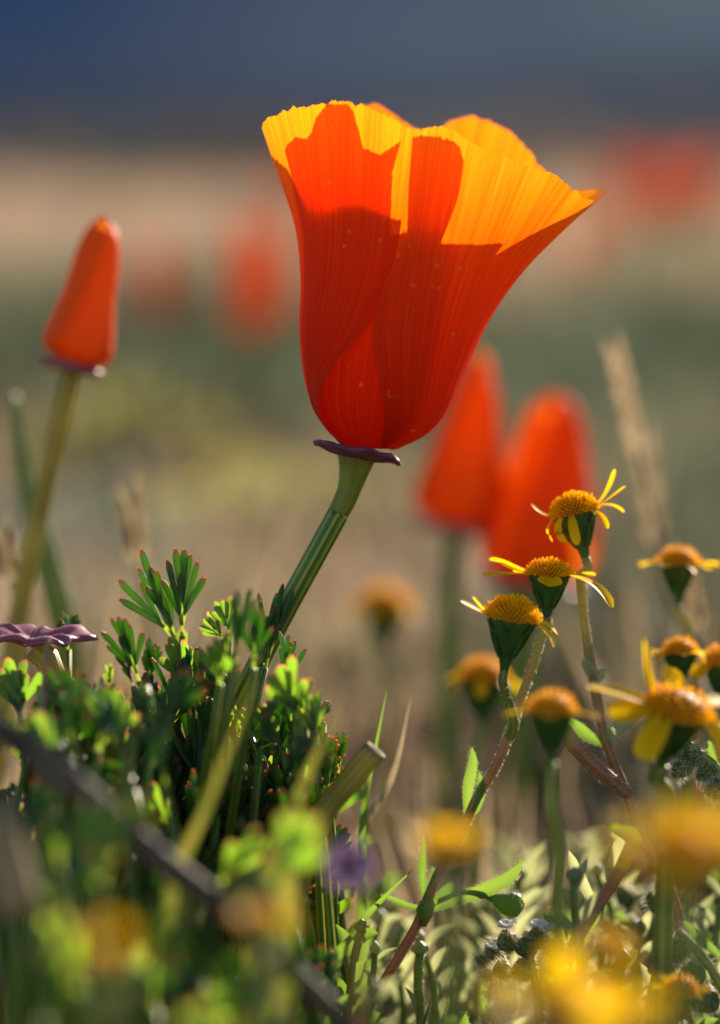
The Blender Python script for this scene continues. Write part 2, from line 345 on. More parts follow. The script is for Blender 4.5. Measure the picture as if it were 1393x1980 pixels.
BK = [  # inner petal at the back, its inside facing the camera
 [(682,860,22),(622,770,95),(606,660,120),(606,540,128),(600,430,140),(590,330,150),(586,262,160)],
 [(690,858,34),(650,770,140),(640,650,168),(645,520,185),(650,390,205),(652,290,222),(655,216,235)],
 [(705,858,40),(690,770,160),(700,650,190),(712,510,215),(722,370,242),(728,280,262),(734,206,280)],
 [(722,858,40),(745,770,165),(765,650,198),(785,510,228),(800,380,258),(806,310,276),(812,252,292)],
 [(738,858,36),(790,770,158),(820,650,195),(850,510,232),(872,370,268),(884,290,290),(894,229,305)],
 [(752,860,28),(828,770,135),(864,650,175),(900,510,218),(935,380,258),(958,300,282),(975,247,298)],
 [(764,862,16),(852,775,100),(895,660,135),(942,530,175),(985,420,210),(1010,350,232),(1027,298,245)],
 [(770,863,2),(866,778,55),(914,665,75),(970,545,100),(1025,450,125),(1060,405,140),(1085,372,150)]]

def oriented(axis):
    z = Vector(axis).normalized(); x = Vector((1, 0, 0)) - z * z.x; x.normalize(); y = z.cross(x)
    return np.array([x, y, z]).T
def lathe_pts(center, M, prof, n, wob=0.0, seed=0):
    """rings of (radius, height) round the axis M[:,2]"""
    V = []
    for i in range(n):
        th = 2 * math.pi * i / n
        for r, h in prof:
            k = 1 + wob * mnoise.noise(Vector((math.cos(th) * 1.7, math.sin(th) * 1.7, seed)))
            V.append(np.array(center) + M @ np.array([r * k * math.cos(th), r * k * math.sin(th), h + wob * 0.5 * r * mnoise.noise(Vector((math.cos(th) * 2, math.sin(th) * 2, seed + 4)))]))
    return np.array(V), grid_faces(n, len(prof), True)

STEM_PX = [(693,872,0),(686,905,0),(674,950,0),(655,992,0),(615,1065,0),(560,1165,10),(520,1242,20),(472,1335,30),(410,1440,40),(350,1560,50),(310,1700,60),(296,1900,60)]
sp = PA(STEM_PX); gp = to_ground(sp[-1], (-0.001, 0, 0))
CROWN = Vector(gp)
poppy = thing('poppy', 'large open orange poppy, backlit, on a ribbed green stem above the feathery leaves', 'poppy', CROWN)
for ribs, sd in ((FL, 1), (FR, 2), (IF_, 3), (BK, 4)):
    mb = MB(); petal(mb, ribs, seed=sd, crop=if_crop if sd == 3 else None, nu=280 if sd == 3 else 110, nv=220 if sd == 3 else 72); mb.build('petal', MP, poppy)
ax = (P(735, 650) - P(693, 868)).normalized()
M = oriented(ax)
mb = MB(); c0 = P(692, 870)
# the collar: a warped dish with a thick rolled rim
prof = [(.0016,-.0002),(.0030,.0000),(.0046,.0002),(.0055,.00025),(.0059,.0000),(.0056,-.0004),(.0048,-.0006),(.0035,-.0010),(.0016,-.0012)]
V, f = lathe_pts(c0, M, prof, 64, 0.16, 3); V += rng.normal(0, .00005, V.shape)
rel = V - np.array(c0); right = rel @ M[:, 0]
V -= np.outer(np.clip(right / 0.0055 - 0.72, 0, 1) ** 1.5 * 0.0035, M[:, 2])
mb.add(V, f); mb.build('collar', MCOL, poppy)
# the receptacle flares from the stem up into the collar
path = cr(np.array([c0 + Vector(ax) * 0.0003] + [Vector(p) for p in sp[1:4]]), 30)
mb = MB(); tube(mb, path, np.interp(np.linspace(0, 1, 30), [0, .15, .35, .6, 1], [.00265, .0024, .0019, .00150, .00134]), 48, 8, 0.02); mb.build('receptacle', MREC, poppy)
path = cr(np.vstack([sp[3:], gp]), 160); i0 = 0
mb = MB(); tube(mb, path, np.interp(np.linspace(0, 1, 160), [0, .3, 1], [.00134, .00128, .0016]), 64, 8, 0.07); mb.build('stem', MS, poppy)
#@@NEXT

# ------------------------------------------------------------------ leaves of the poppies: finely divided, blunt red-tipped lobes
def lobe(mb, p0, d, L, wd, nrm, bend, thick=.5):
    n = 8; s = np.linspace(0, 1, n); d = d / np.linalg.norm(d)
    path = np.array(p0) + np.outer(s * L, d) + np.outer(bend * L * s * s, nrm)
    wid = wd * np.interp(s, [0, .12, .5, .78, .93, 1], [.45, .6, .85, 1.0, .92, .38])
    tip = np.clip((s - 0.88) / 0.10, 0, 1) * .85
    if thick <= 0: return strip(mb, path, wid, nrm, cup=0.35, nc=5, tip=tip)
    t = np.gradient(path, axis=0); t /= np.linalg.norm(t, axis=1)[:, None]; side = np.cross(t, nrm); side /= np.linalg.norm(side, axis=1)[:, None]; up = np.cross(side, t); V = []; k = 9
    for i in range(k):   # a fleshy lobe: flattened, grooved on its upper face
        a = 2 * math.pi * i / k; c, q = math.cos(a), math.sin(a)
        V.append(path + side * (c * wid)[:, None] + up * ((q * thick * (1 if q < 0 else .35 + .5 * abs(c)) + .15 * c * c) * wid)[:, None])
    mb.add(np.array(V).reshape(-1, 3), grid_faces(k, n, True), tip=np.tile(tip, k), v=np.tile(s, k), stripe=.3)
def frond_mesh(kind, seed):
    r = random.Random(seed); mb = MB()
    def rot(a, tilt): return np.array([math.sin(a), math.sin(tilt), math.cos(a) * math.cos(tilt)])
    def axis_strip(a, b, w_): strip(mb, np.linspace(a, b, 5), [w_] * 5, (0, -1, 0), 0.4, 3, tip=np.zeros(5))
    if kind == 'open':   stalk, spread, bl, ll, lw, nb, nl = .28, .20, .32, .60, .046, 3, 3
    elif kind == 'tight': stalk, spread, bl, ll, lw, nb, nl = .34, .46, .26, .36, .052, 4, 4
    else:                stalk, spread, bl, ll, lw, nb, nl = .26, .36, .22, .56, .080, 3, 2
    top = np.array([0, 0, stalk]); axis_strip(np.zeros(3), top, lw * .5)
    for b in range(nb):
        f = (b - (nb - 1) / 2) / ((nb - 1) / 2)
        a = f * spread + r.uniform(-.1, .1); ti = r.uniform(-.35, .35) * (1.6 if kind == 'tight' else 1)
        d = rot(a, ti); start = top * (1 - abs(f) * r.uniform(.15, .45)); L = bl * (1.15 - .35 * abs(f)) * r.uniform(.85, 1.15)
        e = start + d * L; axis_strip(start, e, lw * .55)
        for k in range(nl):
            g = (k - (nl - 1) / 2) / max(.5, (nl - 1) / 2)
            la = a + g * .22 + r.uniform(-.07, .07); lt = ti + r.uniform(-.3, .3)
            s0 = start + (e - start) * (1 - abs(g) * r.uniform(.1, .5))
            nrm = np.array([r.uniform(-.35, .35), -1, r.uniform(-.2, .3)]); nrm /= np.linalg.norm(nrm)
            lobe(mb, s0, rot(la, lt), ll * r.uniform(.75, 1.15), lw * r.uniform(.85, 1.15), nrm, r.uniform(-.12, .25), 0 if kind == 'club' else .7)
    return mb.mesh('leaf', ML)
FROND = {k: [frond_mesh(k, i * 10 + len(k)) for i in range(4)] for k in ('open', 'tight', 'club')}
def add_leaf(plant, base, tip, kind, yaw=0.0, length=None, crown=None):
    base = Vector(base); tip = Vector(tip); z = (tip - base); L = z.length; z.normalize()
    back = Vector((math.sin(yaw), math.cos(yaw), 0)); x = back.cross(z) * -1; x = z.cross(back) * -1 if x.length < 1e-4 else x
    y = back - z * back.dot(z); y.normalize(); x = y.cross(z)
    s = L / 1.05
    m4 = Matrix((x * s, y * s, z * s)).transposed().to_4x4(); m4.translation = base - plant.location
    o = bpy.data.objects.new('leaf', random.choice(FROND[kind])); col.objects.link(o); o.parent = plant; o.matrix_local = m4
    cw = Vector(crown if crown is not None else plant.location)
    mid = base * 0.5 + cw * 0.5 - z * (base - cw).length * 0.12 + Vector((random.uniform(-.004, .004), random.uniform(-.003, .003), 0))
    pw = cr([cw, mid, base - z * L * .12, base + z * L * .06], 12); mw = Matrix.Translation(plant.location) @ m4; inv = mw.inverted()
    pl = np.array([inv @ Vector(p) for p in pw]); mb = MB(); tube(mb, pl, np.linspace(.0009, .00042, 12) / s, 6, 3, .15)
    q = bpy.data.objects.new('petiole', mb.mesh('petiole', MS)); col.objects.link(q); q.parent = o
    return o
def crown_at(px, dz):
    p = P(px, 1800, dz); return Vector(to_ground(p))
plants = [poppy]
for px, dz, lb in ((70, -.012, 'leafy poppy clump beside the pink spent flower disc'), (585, -.004, 'leafy poppy clump at the foot of the cut hollow stem'),
                   (250, -.075, 'blurred leafy poppy clump under the fallen dark twig'), (560, -.065, 'blurred leafy poppy clump beside the olive grass blades')):
    plants.append(thing('poppy_plant', lb, 'poppy plant', crown_at(px, dz)))
LEAVES = [  # plant, base px, tip px, depth px, kind, yaw
 (0,(352,1262),(272,1105),0,'open',.1), (0,(352,1240),(350,1072),-10,'open',-.3), (1,(272,1325),(236,1196),60,'open',.2), (1,(288,1340),(296,1242),60,'open',-.4),
 (1,(132,1262),(130,1166),50,'tight',.1), (0,(445,1232),(436,1146),-20,'club',.2), (0,(436,1240),(392,1184),-30,'club',.5), (0,(362,1345),(338,1208),-20,'club',-.2),
 (0,(372,1330),(362,1240),-60,'tight',.4), (0,(300,1370),(282,1290),-60,'tight',.2), (0,(512,1300),(546,1164),-45,'open',-.9), (0,(506,1290),(524,1170),-30,'open',.8),
 (2,(545,1360),(560,1248),-90,'open',.5), (2,(625,1405),(624,1338),-20,'tight',0), (2,(610,1545),(648,1440),0,'tight',.4), (2,(590,1400),(540,1290),-260,'club',0),
 (0,(455,1290),(474,1150),-480,'open',.3), (0,(425,1330),(430,1215),-420,'club',.1), (0,(330,1420),(345,1270),-40,'open',.9), (0,(385,1400),(380,1262),-70,'open',-.6),
 (0,(420,1480),(405,1330),-40,'club',.3), (0,(372,1520),(390,1380),-30,'open',.1), (0,(300,1470),(290,1330),-80,'tight',0), (1,(215,1330),(205,1280),20,'club',.4),
 (1,(160,1370),(150,1290),-40,'tight',.1), (2,(575,1400),(548,1262),-330,'club',.2), (2,(610,1440),(600,1330),-300,'club',-.3), (1,(120,1420),(140,1290),-300,'club',.2), (1,(40,1400),(30,1262),-260,'club',-.2), (0,(490,1300),(500,1180),-380,'open',.2), (0,(260,1330),(240,1268),30,'open',.3), (2,(655,1500),(662,1420),-20,'open',.2), (2,(600,1480),(590,1350),-150,'tight',.2), (2,(640,1560),(610,1420),-100,'open',-.3), (2,(560,1440),(575,1310),-200,'open',.4)]
for k, b, t, dz, kind, yaw in LEAVES:
    add_leaf(plants[k], P(b[0], b[1], dz / K), P(t[0], t[1], (dz + random.uniform(-30, 30)) / K), kind, yaw)
env = lambda x: np.interp(x, [0, 60, 130, 200, 260, 340, 420, 480, 560, 640, 700], [1260, 1270, 1270, 1290, 1250, 1200, 1200, 1210, 1290, 1400, 1560])
def fill(n, x0, x1, y0, y1, z0, z1, sz, lean=.5):
    for i in range(n):
        x = random.uniform(x0, x1); dz = random.uniform(z0, z1); top = max(env(x) + 30, y0)
        y = top + (y1 - top) * random.random() ** 0.8; s = random.uniform(*sz); a = random.gauss(0, lean) + .1
        if x > 575 and y < 1650 and dz < -.003: continue      # the cut stem stands clear here
        if x > 560 + 90 * random.random(): continue
        b = P(x, y + s * math.cos(a), dz); t = P(x + s * math.sin(a), y, dz + random.uniform(-.003, .003))
        pl = min(plants, key=lambda q: (q.location - b).length)
        add_leaf(pl, b, t, random.choice(['open', 'open', 'tight', 'club']), random.uniform(-1.1, 1.1))
fill(70, 190, 640, 1230, 1650, -.010, .006, (110, 175))
fill(62, 0, 230, 1240, 1700, -.03, .004, (110, 165))
fill(84, 0, 660, 1480, 2050, -.055, -.004, (120, 180))
fill(40, 0, 640, 1540, 2050, -.10, -.055, (130, 190))
fill(60, 130, 660, 1400, 1720, -.022, .006, (110, 165))
fill(16, 60, 240, 1250, 1420, -.012, .010, (100, 140))
fill(30, 490, 680, 1330, 1600, -.020, .004, (110, 160))
fill(14, 60, 330, 1260, 1420, -.050, -.020, (110, 150))
fill(26, 470, 690, 1400, 1700, -.05, -.002, (110, 160))

# ------------------------------------------------------------------ closed poppies
def rolled_petals(parent, base, tip, rb, rt, mat=None, seed=0, bulge=1.0):
    base = Vector(base); tip = Vector(tip); h = (tip - base).length; M = oriented(tip - base)
    for k in range(2):
        mb = MB(); nu, nv = 44, 34; V = []; t0 = k * math.pi * .95 + seed
        for u in np.linspace(0, 1, nu):
            for v in np.linspace(0, 1, nv):
                th = t0 + u * 5.0 + v * 0.9
                prof = np.interp(v, [0, .04, .12, .25, .5, .75, .88, .96, 1], [rb*.45, rb*.88, rb, rb*.92*bulge, rb*.62*bulge+rt*.2, rb*.3+rt*.62, rt*1.0, rt*.72, rt*.15])
                r = prof * (0.76 + 0.24 * u) * (1 + .04 * math.sin(3 * th + v * 4))
                zz = h * v + (0.03 * h * math.sin(u * 9 + k) if v > .95 else 0) - h * .02 * math.cos(th - 1)
                V.append(np.array(base) + M @ np.array([r * math.cos(th), r * math.sin(th), zz]))
        mb.add(np.array(V), grid_faces(nu, nv), u=np.repeat(np.linspace(0, 1, nu), nv) * 4 + seed, v=np.tile(np.linspace(.40, .84, nv), nu))
        mb.build('petal', mat or MPC, parent)
    # collar
    mb = MB(); V, f = lathe_pts(base, M, [(rb*.35, .0001), (rb*.8, -.0003), (rb*.92, -.0008), (rb*.8, -.0013), (rb*.35, -.0015)], 28, .12, seed); mb.add(V, f); mb.build('collar', MPINK, parent)
def stem_to_ground(parent, path_world, r0, r1, mat, n=40, ribs=8, amp=.06, name='stem'):
    pw = cr(path_world, n); mb = MB(); tube(mb, pw, np.linspace(r0, r1, n), 24 if ribs else 8, ribs, amp); return mb.build(name, mat, parent), pw
def closed_poppy(label, base_px, tip_px, dz, rb, rt, stem_px, smat, name='closed_poppy', group=None, seed=0, bulge=1.0, mat=None):
    pts = [P(x, y, dz) for x, y in stem_px]; g = to_ground(pts[-1]); b = P(*base_px, dz); t = P(*tip_px, dz)
    o = thing(name, label, 'poppy', g, group)
    s = (D + dz) / D / K
    rolled_petals(o, b, t, rb * s, rt * s, mat, seed=seed, bulge=bulge)
    stem_to_ground(o, [b + (t - b).normalized() * .0005] + pts + [Vector(g)], 18 * s, 20 * s, smat)
    return o
closed_poppy('closed orange poppy rolled into a cone on a straight yellowish stem', (141, 700), (206, 430), .045, 74, 40, [(128, 760), (85, 950), (38, 1180), (0, 1400), (-20, 1600)], MSY, seed=-.75, mat=MPD)
closed_poppy('blurred closed orange poppy leaning behind the big poppy, beside a wide half open one', (885, 1015), (930, 690), .15, 98, 34, [(875, 1100), (868, 1300), (860, 1500)], MS, seed=2.0)
def cup_petals(parent, base, axis, R, H, seed, open_=1.0):
    M = oriented(axis); r_ = random.Random(seed)
    for k in range(4):
        mb = MB(); nu, nv = 22, 20; V = []; c = k * math.pi / 2 + seed; inn = .92 if k % 2 else 1.0
        for u in np.linspace(-1, 1, nu):
            for v in np.linspace(0, 1, nv):
                th = c + u * (1.02 * (1 - .25 * (1 - v)))
                r = R * inn * np.interp(v, [0, .1, .3, .6, .85, 1], [.16, .42, .68, .76, .88 * open_, 1.0 * open_]); z = H * v * (1 - .13 * u * u * v)
                V.append(np.array(base) + M @ np.array([r * math.cos(th), r * math.sin(th), z]))
        mb.add(np.array(V), grid_faces(nu, nv), u=np.repeat(np.linspace(0, 1, nu), nv) * 4 + k, v=np.tile(np.linspace(0, 1, nv), nu)); mb.build('petal', MP, parent)
def far_poppy(label, px, py, dz, R, H, axis, group=None, open_=1.0, seed=0, name='poppy', cat='poppy'):
    b = P(px, py, dz); g = to_ground(b, (-axis[0] * .02, 0, 0)); o = thing(name, label, cat, g, group)
    cup_petals(o, b, axis, R, H, seed, open_)
    a = Vector(axis).normalized(); stem_to_ground(o, [b + a * .001, b - a * .012, b * .5 + Vector(g) * .5 + Vector((.003, 0, 0)), Vector(g)], .0013, .0015, MS, 16, 0)
    return o
closed_poppy('blurred wide orange poppy, half closed, leaning right behind the small yellow daisies', (1030, 1122), (1080, 770), .15, 112, 56, [(1025, 1200), (1020, 1400), (1015, 1550)], MS, seed=.9, bulge=1.12)
closed_poppy('low blurred orange poppy bud tucked between two taller blurred poppies', (985, 1100), (950, 880), .165, 60, 34, [(990, 1200), (1000, 1400), (1005, 1550)], MS, seed=3.1)
fp = [(478, 640, 470, 430, .80, 40, 24), (505, 610, 520, 440, .95, 46, 26), (310, 610, 300, 470, 1.1, 40, 22), (1290, 400, 1300, 310, 2.2, 30, 20), (1200, 390, 1190, 310, 2.5, 26, 18), (1350, 400, 1360, 310, 2.0, 30, 20), (1240, 380, 1250, 310, 3.0, 24, 18), (1385, 370, 1380, 300, 2.6, 26, 18),
      (1225, 430, 1235, 340, 1.9, 28, 20), (570, 420, 560, 330, 2.6, 34, 20), (1120, 520, 1130, 420, 1.6, 30, 20)]
for i, (bx, by, tx, ty, dz, rb, rt) in enumerate(fp):
    closed_poppy('blurred orange poppy standing alone between the closed poppy and the big poppy' if i == 0 else 'orange poppy dissolved in blur far across the meadow', (bx, by), (tx, ty), dz, rb, rt, [(bx - 4, by + 60)], MS, 'closed_poppy', None if i == 0 else 'far poppies across the meadow', seed=i * .7)

# ------------------------------------------------------------------ small yellow daisies (dome disc, few rays, green cup)
def daisy_head(parent, center, axis, s, rays, seed=0, dome=1.0, florets=260):
    """s = disc radius in metres; rays = list of (angle deg, length, width, start elevation deg, curl deg)"""
    M = oriented(axis); C = np.array(center); r_ = random.Random(seed)
    T = lambda p: C + M @ np.array(p)
    mb = MB(); n = 14
    V, f = lathe_pts(center, M, [(s * .15, -s * 2.3), (s * .18, -s * 2.0), (s * .30, -s * 1.4), (s * .55, -s * .75), (s * .88, -s * .12), (s * .9, 0), (s * .3, s * .05)], 30, .05, seed); mb.add(V, f)
    for k in range(8):   # pointed bracts clasping the cup
        a = k * math.pi / 4 + .2; d = np.array([math.cos(a), math.sin(a), 0])
        pth = [T(d * s * q + np.array([0, 0, h * s])) for q, h in ((.26, -1.55), (.57, -.78), (.95, -.12), (1.06, .10))]
        strip(mb, cr(pth, 7), s * .36 * np.array([.5, .8, 1, 1, .8, .45, .05]), M @ d, .1, 3)
    mb.build('cup', MINV, parent)
    mb = MB(); V, f = lathe_pts(center, M, [(s * .95, -.02 * s)] + [(s * .93 * math.cos(q), dome * s * .75 * math.sin(q)) for q in np.linspace(.1, 1.55, 7)], 20, .03, seed); mb.add(V, f); ds = mb.build('disc', MDISC, parent); mb = MB()
    for k in range(florets):
        q = math.acos(1 - (k + .5) / florets); ph = k * 2.39996; d = np.array([math.sin(q) * math.cos(ph), math.sin(q) * math.sin(ph), math.cos(q) * dome * .8])
        b = d * s * .88; e = b + d / np.linalg.norm(d) * s * r_.uniform(.16, .36); w_ = s * .05
        x = np.cross(d, [.3, .2, .9]); x /= np.linalg.norm(x); y = np.cross(d, x); y /= np.linalg.norm(y); ring = []
        for pt, ww in ((b, .7), (e * .98, 1.0), (e, .55)):
            ring += [T(pt + (x * math.cos(c) + y * math.sin(c)) * w_ * ww) for c in np.arange(5) * 1.2566]
        f = [(i + 5 * l, (i + 1) % 5 + 5 * l, (i + 1) % 5 + 5 * l + 5, i + 5 * l + 5) for l in (0, 1) for i in range(5)]
        mb.add(ring, f)
    q = mb.build('florets', MFLO, ds); q['kind'] = 'stuff'
    for ang, L, W, el, curl in rays:
        a = math.radians(ang); d = np.array([math.cos(a), math.sin(a), 0]); p = d * s * .9; e = math.radians(el); pts = [p.copy()]
        for k in range(9):
            p = p + (d * math.cos(e) + np.array([0, 0, 1]) * math.sin(e)) * L / 9; e += math.radians(curl) / 9; pts.append(p.copy())
        nrm = M @ (np.array([0, 0, 1.0]) + d * .001); q = np.linspace(0, 1, 10)
        if abs(el) > 55: nrm = M @ (-d)
        mb = MB(); strip(mb, [T(z) for z in pts], W * .5 * np.interp(q, [0, .2, .6, .88, 1], [.5, .8, 1, .85, .35]), nrm, .25, 5, twist=r_.uniform(-.5, .5)); mb.build('ray', MRAY, parent)
def rand_rays(n, L, W, el=(-30, 20), curl=(-70, 10), seed=0):
    r_ = random.Random(seed); return [(360 / n * k + r_.uniform(-12, 12), L * r_.uniform(.85, 1.1), W * r_.uniform(.8, 1.2), r_.uniform(*el), r_.uniform(*curl)) for k in range(n)]
def daisy(label, heads, name='yellow_daisy', group=None, extra=None, hair=0, cat='daisy'):
    """heads: list of dict(c=(px,py), dz, axis, s (disc radius px), rays, stem=[(px,py,dzpx)...], to=ground or None)"""
    h0 = heads[0]; last = h0['stem'][-1]; g = to_ground(P(last[0], last[1], last[2] / K), h0.get('lean', (0, 0, 0))); o = thing(name, label, cat, g, group)
    for i, h in enumerate(heads):
        z = h['dz'] / K; s = h['s'] / K * (D + z) / D; c = P(*h['c'], z); a = Vector(h.get('axis', (0, .1, 1))).normalized()
        daisy_head(o, c, a, s, h['rays'], seed=i + int(h['c'][0]), dome=h.get('dome', 1.0), florets=h.get('fl', 260))
        pts = [c - a * s * 2.0, c - a * s * 2.5] + [P(x, y, q / K) for x, y, q in h['stem']]
        if i == 0: pts.append(Vector(g))
        r = h.get('r', .0006); _, pw = stem_to_ground(o, pts, r, r * 1.25, h.get('smat', MHS), 70, 4, .05)
        if hair:
            vis = pw[(pw[:, 2] > .02)]; mb = MB(); tube_hairs(mb, vis, r * 1.05, hair * 2 if i == 0 else hair // 6, .00036); q = mb.build('hairs', MHAIR, o, False); q['kind'] = 'stuff'
    return o
mm = lambda px: px / K
dA = daisy('tallest small yellow daisy with curled narrow rays, on a red brown stem', [dict(c=(1112, 992), dz=60, axis=(-.24, .06, 1), s=44, dome=1.0,
    rays=[(8, mm(88), mm(20), 30, 40), (-20, mm(78), mm(20), 18, 10), (-50, mm(60), mm(18), -10, -80), (20, mm(70), mm(18), 10, -70), (170, mm(55), mm(20), 20, 50), (200, mm(55), mm(18), -15, -110), (228, mm(62), mm(18), -20, -130), (255, mm(60), mm(22), -60, -40), (100, mm(50), mm(20), 20, 0)],
    stem=[(1124, 1105, 60), (1128, 1180, 55), (1138, 1262, 50), (1152, 1335, 40), (1166, 1412, 30), (1187, 1475, 20), (1214, 1540, 10), (1236, 1610, 0), (1275, 1680, 0), (1310, 1760, 0), (1330, 1900, 0)], r=.00058)], hair=900)
dB = daisy('pair of small yellow daisies sharing one thin hairy stem that leans left', [
    dict(c=(1062, 1112), dz=10, axis=(.04, .10, 1), s=42, dome=.8, rays=[(195, mm(96), mm(22), 0, -5), (165, mm(84), mm(40), 25, -20), (178, mm(60), mm(34), 10, 20), (-18, mm(110), mm(40), -6, -60), (20, mm(60), mm(30), 10, -20), (-35, mm(60), mm(26), 5, -30), (268, mm(30), mm(50), -55, 30), (80, mm(50), mm(30), 10, 0), (130, mm(60), mm(26), 0, 0)],
        stem=[(1058, 1196, 5), (1034, 1275, 0), (1004, 1362, 0), (984, 1422, 0), (960, 1480, 0), (925, 1540, 0), (892, 1612, 0), (850, 1690, 0), (824, 1748, 0), (800, 1802, 0), (760, 1870, 0), (712, 1948, 0), (660, 2040, 0)], r=.00058, lean=(-.006, 0, 0)),
    dict(c=(990, 1196), dz=-190, axis=(.14, .02, 1), s=50, dome=.95, rays=[(185, mm(60), mm(30), 15, 10), (200, mm(54), mm(20), 30, 20), (-15, mm(60), mm(36), -25, -40), (15, mm(56), mm(30), -5, -40), (60, mm(40), mm(24), 0, 0)],
        stem=[(988, 1372, -110), (994, 1404, -30), (986, 1424, 0)], r=.00055, smat=MGS)], hair=900)
def bg_daisy(label, c, dz, s, L, W, n, stem, seed, el=(-30, 15), curl=(-60, 10), axis=(0, .08, 1), smat=MGS, r=.0006, group=None, fl=80):
    return daisy(label, [dict(c=c, dz=dz, axis=axis, s=s, rays=rand_rays(n, mm(L), mm(W), el, curl, seed), stem=stem, r=r, smat=smat, fl=fl)], group=group)
bg_daisy('soft yellow daisy with level rays beside the tall grass stem', (1312, 1090), 420, 38, 50, 30, 9, [(1330, 1200, 420), (1345, 1350, 420)], 3, (-10, 12), (-40, 0), smat=MHS)
bg_daisy('yellow daisy half hidden behind the big rayed daisy', (1315, 1262), 260, 34, 34, 24, 8, [(1320, 1360, 260), (1330, 1500, 260)], 4)
bg_daisy('soft yellow daisy at the pinkish dry stalks', (1402, 1285), 330, 44, 44, 30, 8, [(1405, 1400, 330), (1405, 1520, 330)], 5)
bg_daisy('blurred yellow daisy standing behind the hairy leaning stem', (935, 1312), 900, 46, 46, 34, 7, [(925, 1420, 900), (915, 1560, 900)], 6)
bg_daisy('blurred lone yellow daisy under the stem of the big poppy', (742, 1172), 2400, 46, 50, 40, 9, [(745, 1260, 2400), (745, 1400, 2400)], 7)
bg_daisy('brown domed daisy past its bloom with green cup, between two hairy stems', (1066, 1378), -620, 48, 44, 28, 4, [(1064, 1480, -620), (1068, 1570, -620), (1080, 1640, -600)], 8, (-20, 10), (-30, 10), smat=MGS, r=.0007)
daisy('large yellow daisy with one ray upright and others spread left', [dict(c=(1312, 1372), dz=-480, axis=(.25, -.30, 1), s=62, dome=.7, fl=70, r=.0010, smat=MGS,
    rays=[(150, mm(110), mm(52), 52, 25), (182, mm(118), mm(56), 8, -10), (205, mm(92), mm(54), -8, 5), (238, mm(90), mm(50), -25, -50), (95, mm(70), mm(50), 20, 0), (40, mm(90), mm(50), 0, -10), (0, mm(100), mm(50), -20, -30), (-30, mm(80), mm(46), -25, -45)],
    stem=[(1290, 1540, -330), (1285, 1680, -300)])])
fg = [((1330, 1650), -1800, 62, 84, 56, 'big blurred yellow daisy under the hairy buds'), ((1115, 1960), -1850, 66, 84, 56, 'big blurred yellow daisy among the hairy bud heads'), ((868, 1640), -1600, 34, 34, 28, 'blurred amber daisy by the dark olive leaf'),
      ((508, 1778), -1750, 30, 26, 20, 'blurred amber daisy at the lower end of the fallen twig'), ((205, 1838), -2350, 30, 24, 18, 'blurred brownish daisy deep in the shaded poppy leaves'), ((1318, 1915), -500, 34, 22, 16, 'small brown daisy head low beside the hairy plants'),
      ((1180, 1835), -1500, 30, 30, 24, 'blurred amber daisy between the sage sprigs')]
for i, (c, dz, s, L, W, lb) in enumerate(fg):
    bg_daisy(lb, c, dz, s, L, W, 10, [(c[0] + 6, c[1] + 190, dz), (c[0], c[1] + 300, dz)], 20 + i, (0, 42), (-30, 15), (random.uniform(-.2, .2), -.1, 1), r=.0008)

# ------------------------------------------------------------------ leaves, nodes and bud on the daisy stems
def blade(parent, pts, width_px, mat, name='leaf', nrm=(0, -1, .25), cup=.35, hair=0, prof=((0, .35), (.2, .7), (.55, 1), (.85, .7), (1, .05)), n=18):
    w_ = [P(x, y, z / K) for x, y, z in pts]; path = cr(w_, n); s = np.linspace(0, 1, n); sc_ = (D + pts[0][2] / K) / D / K
    wid = width_px * .5 * sc_ * np.interp(s, [a for a, b in prof], [b for a, b in prof])
    mb = MB(); strip(mb, path, wid, nrm, cup, 7); o = mb.build(name, mat, parent)
    if hair:
        mb = MB(); k = rng.integers(0, n - 1, hair); sg = rng.choice([-1, 1], hair); t = np.gradient(path, axis=0); t /= np.linalg.norm(t, axis=1)[:, None]
        sd = np.cross(t, np.array(nrm)); sd /= np.linalg.norm(sd, axis=1)[:, None]; fr = rng.uniform(0, 1, hair)[:, None]
        spikes(mb, path[k] * (1 - fr) + path[k + 1] * fr + sd[k] * (sg * wid[k])[:, None], sd[k] * sg[:, None] + rng.normal(0, .4, (hair, 3)), .00035)
        q = mb.build('hairs', MHAIR, o, False); q['kind'] = 'stuff'
    return o
blade(dB, [(902, 1582, 0), (906, 1520, -4), (914, 1480, -6), (913, 1444, -4)], 24, MLF, hair=60)
blade(dB, [(905, 1585, -4), (922, 1560, -10), (930, 1525, -10), (926, 1492, -8)], 20, MLF, hair=40)
blade(dB, [(822, 1748, -4), (816, 1700, -6), (818, 1655, -6), (820, 1614, -4)], 16, MLF, hair=30)
blade(dB, [(826, 1746, 0), (832, 1715, -4), (838, 1690, -8), (836, 1674, -8)], 16, MLF, hair=30)
blade(dB, [(838, 1750, -4), (856, 1730, -8), (870, 1715, -10), (876, 1704, -10)], 22, MLF, hair=30)
blade(dB, [(836, 1758, -4), (890, 1738, -10), (950, 1716, -14), (990, 1692, -14), (1014, 1662, -14)], 30, MLF, hair=110)
blade(dB, [(826, 1756, -4), (790, 1752, -10), (760, 1740, -14), (735, 1730, -14)], 14, MLF, hair=20)
mb = MB(); tube(mb, PA([(816, 1790, 0), (822, 1765, 0), (828, 1748, 0), (836, 1736, 0)]), np.array([9, 17, 16, 6]) / K, 12); mb.build('node', MGS, dB)
pw = cr(PA([(850, 1742, -6), (890, 1726, -10), (930, 1728, -12), (950, 1738, -14)]), 20); mb = MB(); tube(mb, pw, .00035, 7); st = mb.build('bud_stalk', MGS, dB)
pb = cr(PA([(945, 1735, -14), (962, 1740, -14), (980, 1747, -14), (1000, 1750, -14), (1014, 1752, -14)]), 14); rr = np.interp(np.linspace(0, 1, 14), [0, .25, .6, .85, 1], [4, 14, 25, 22, 5]) / K
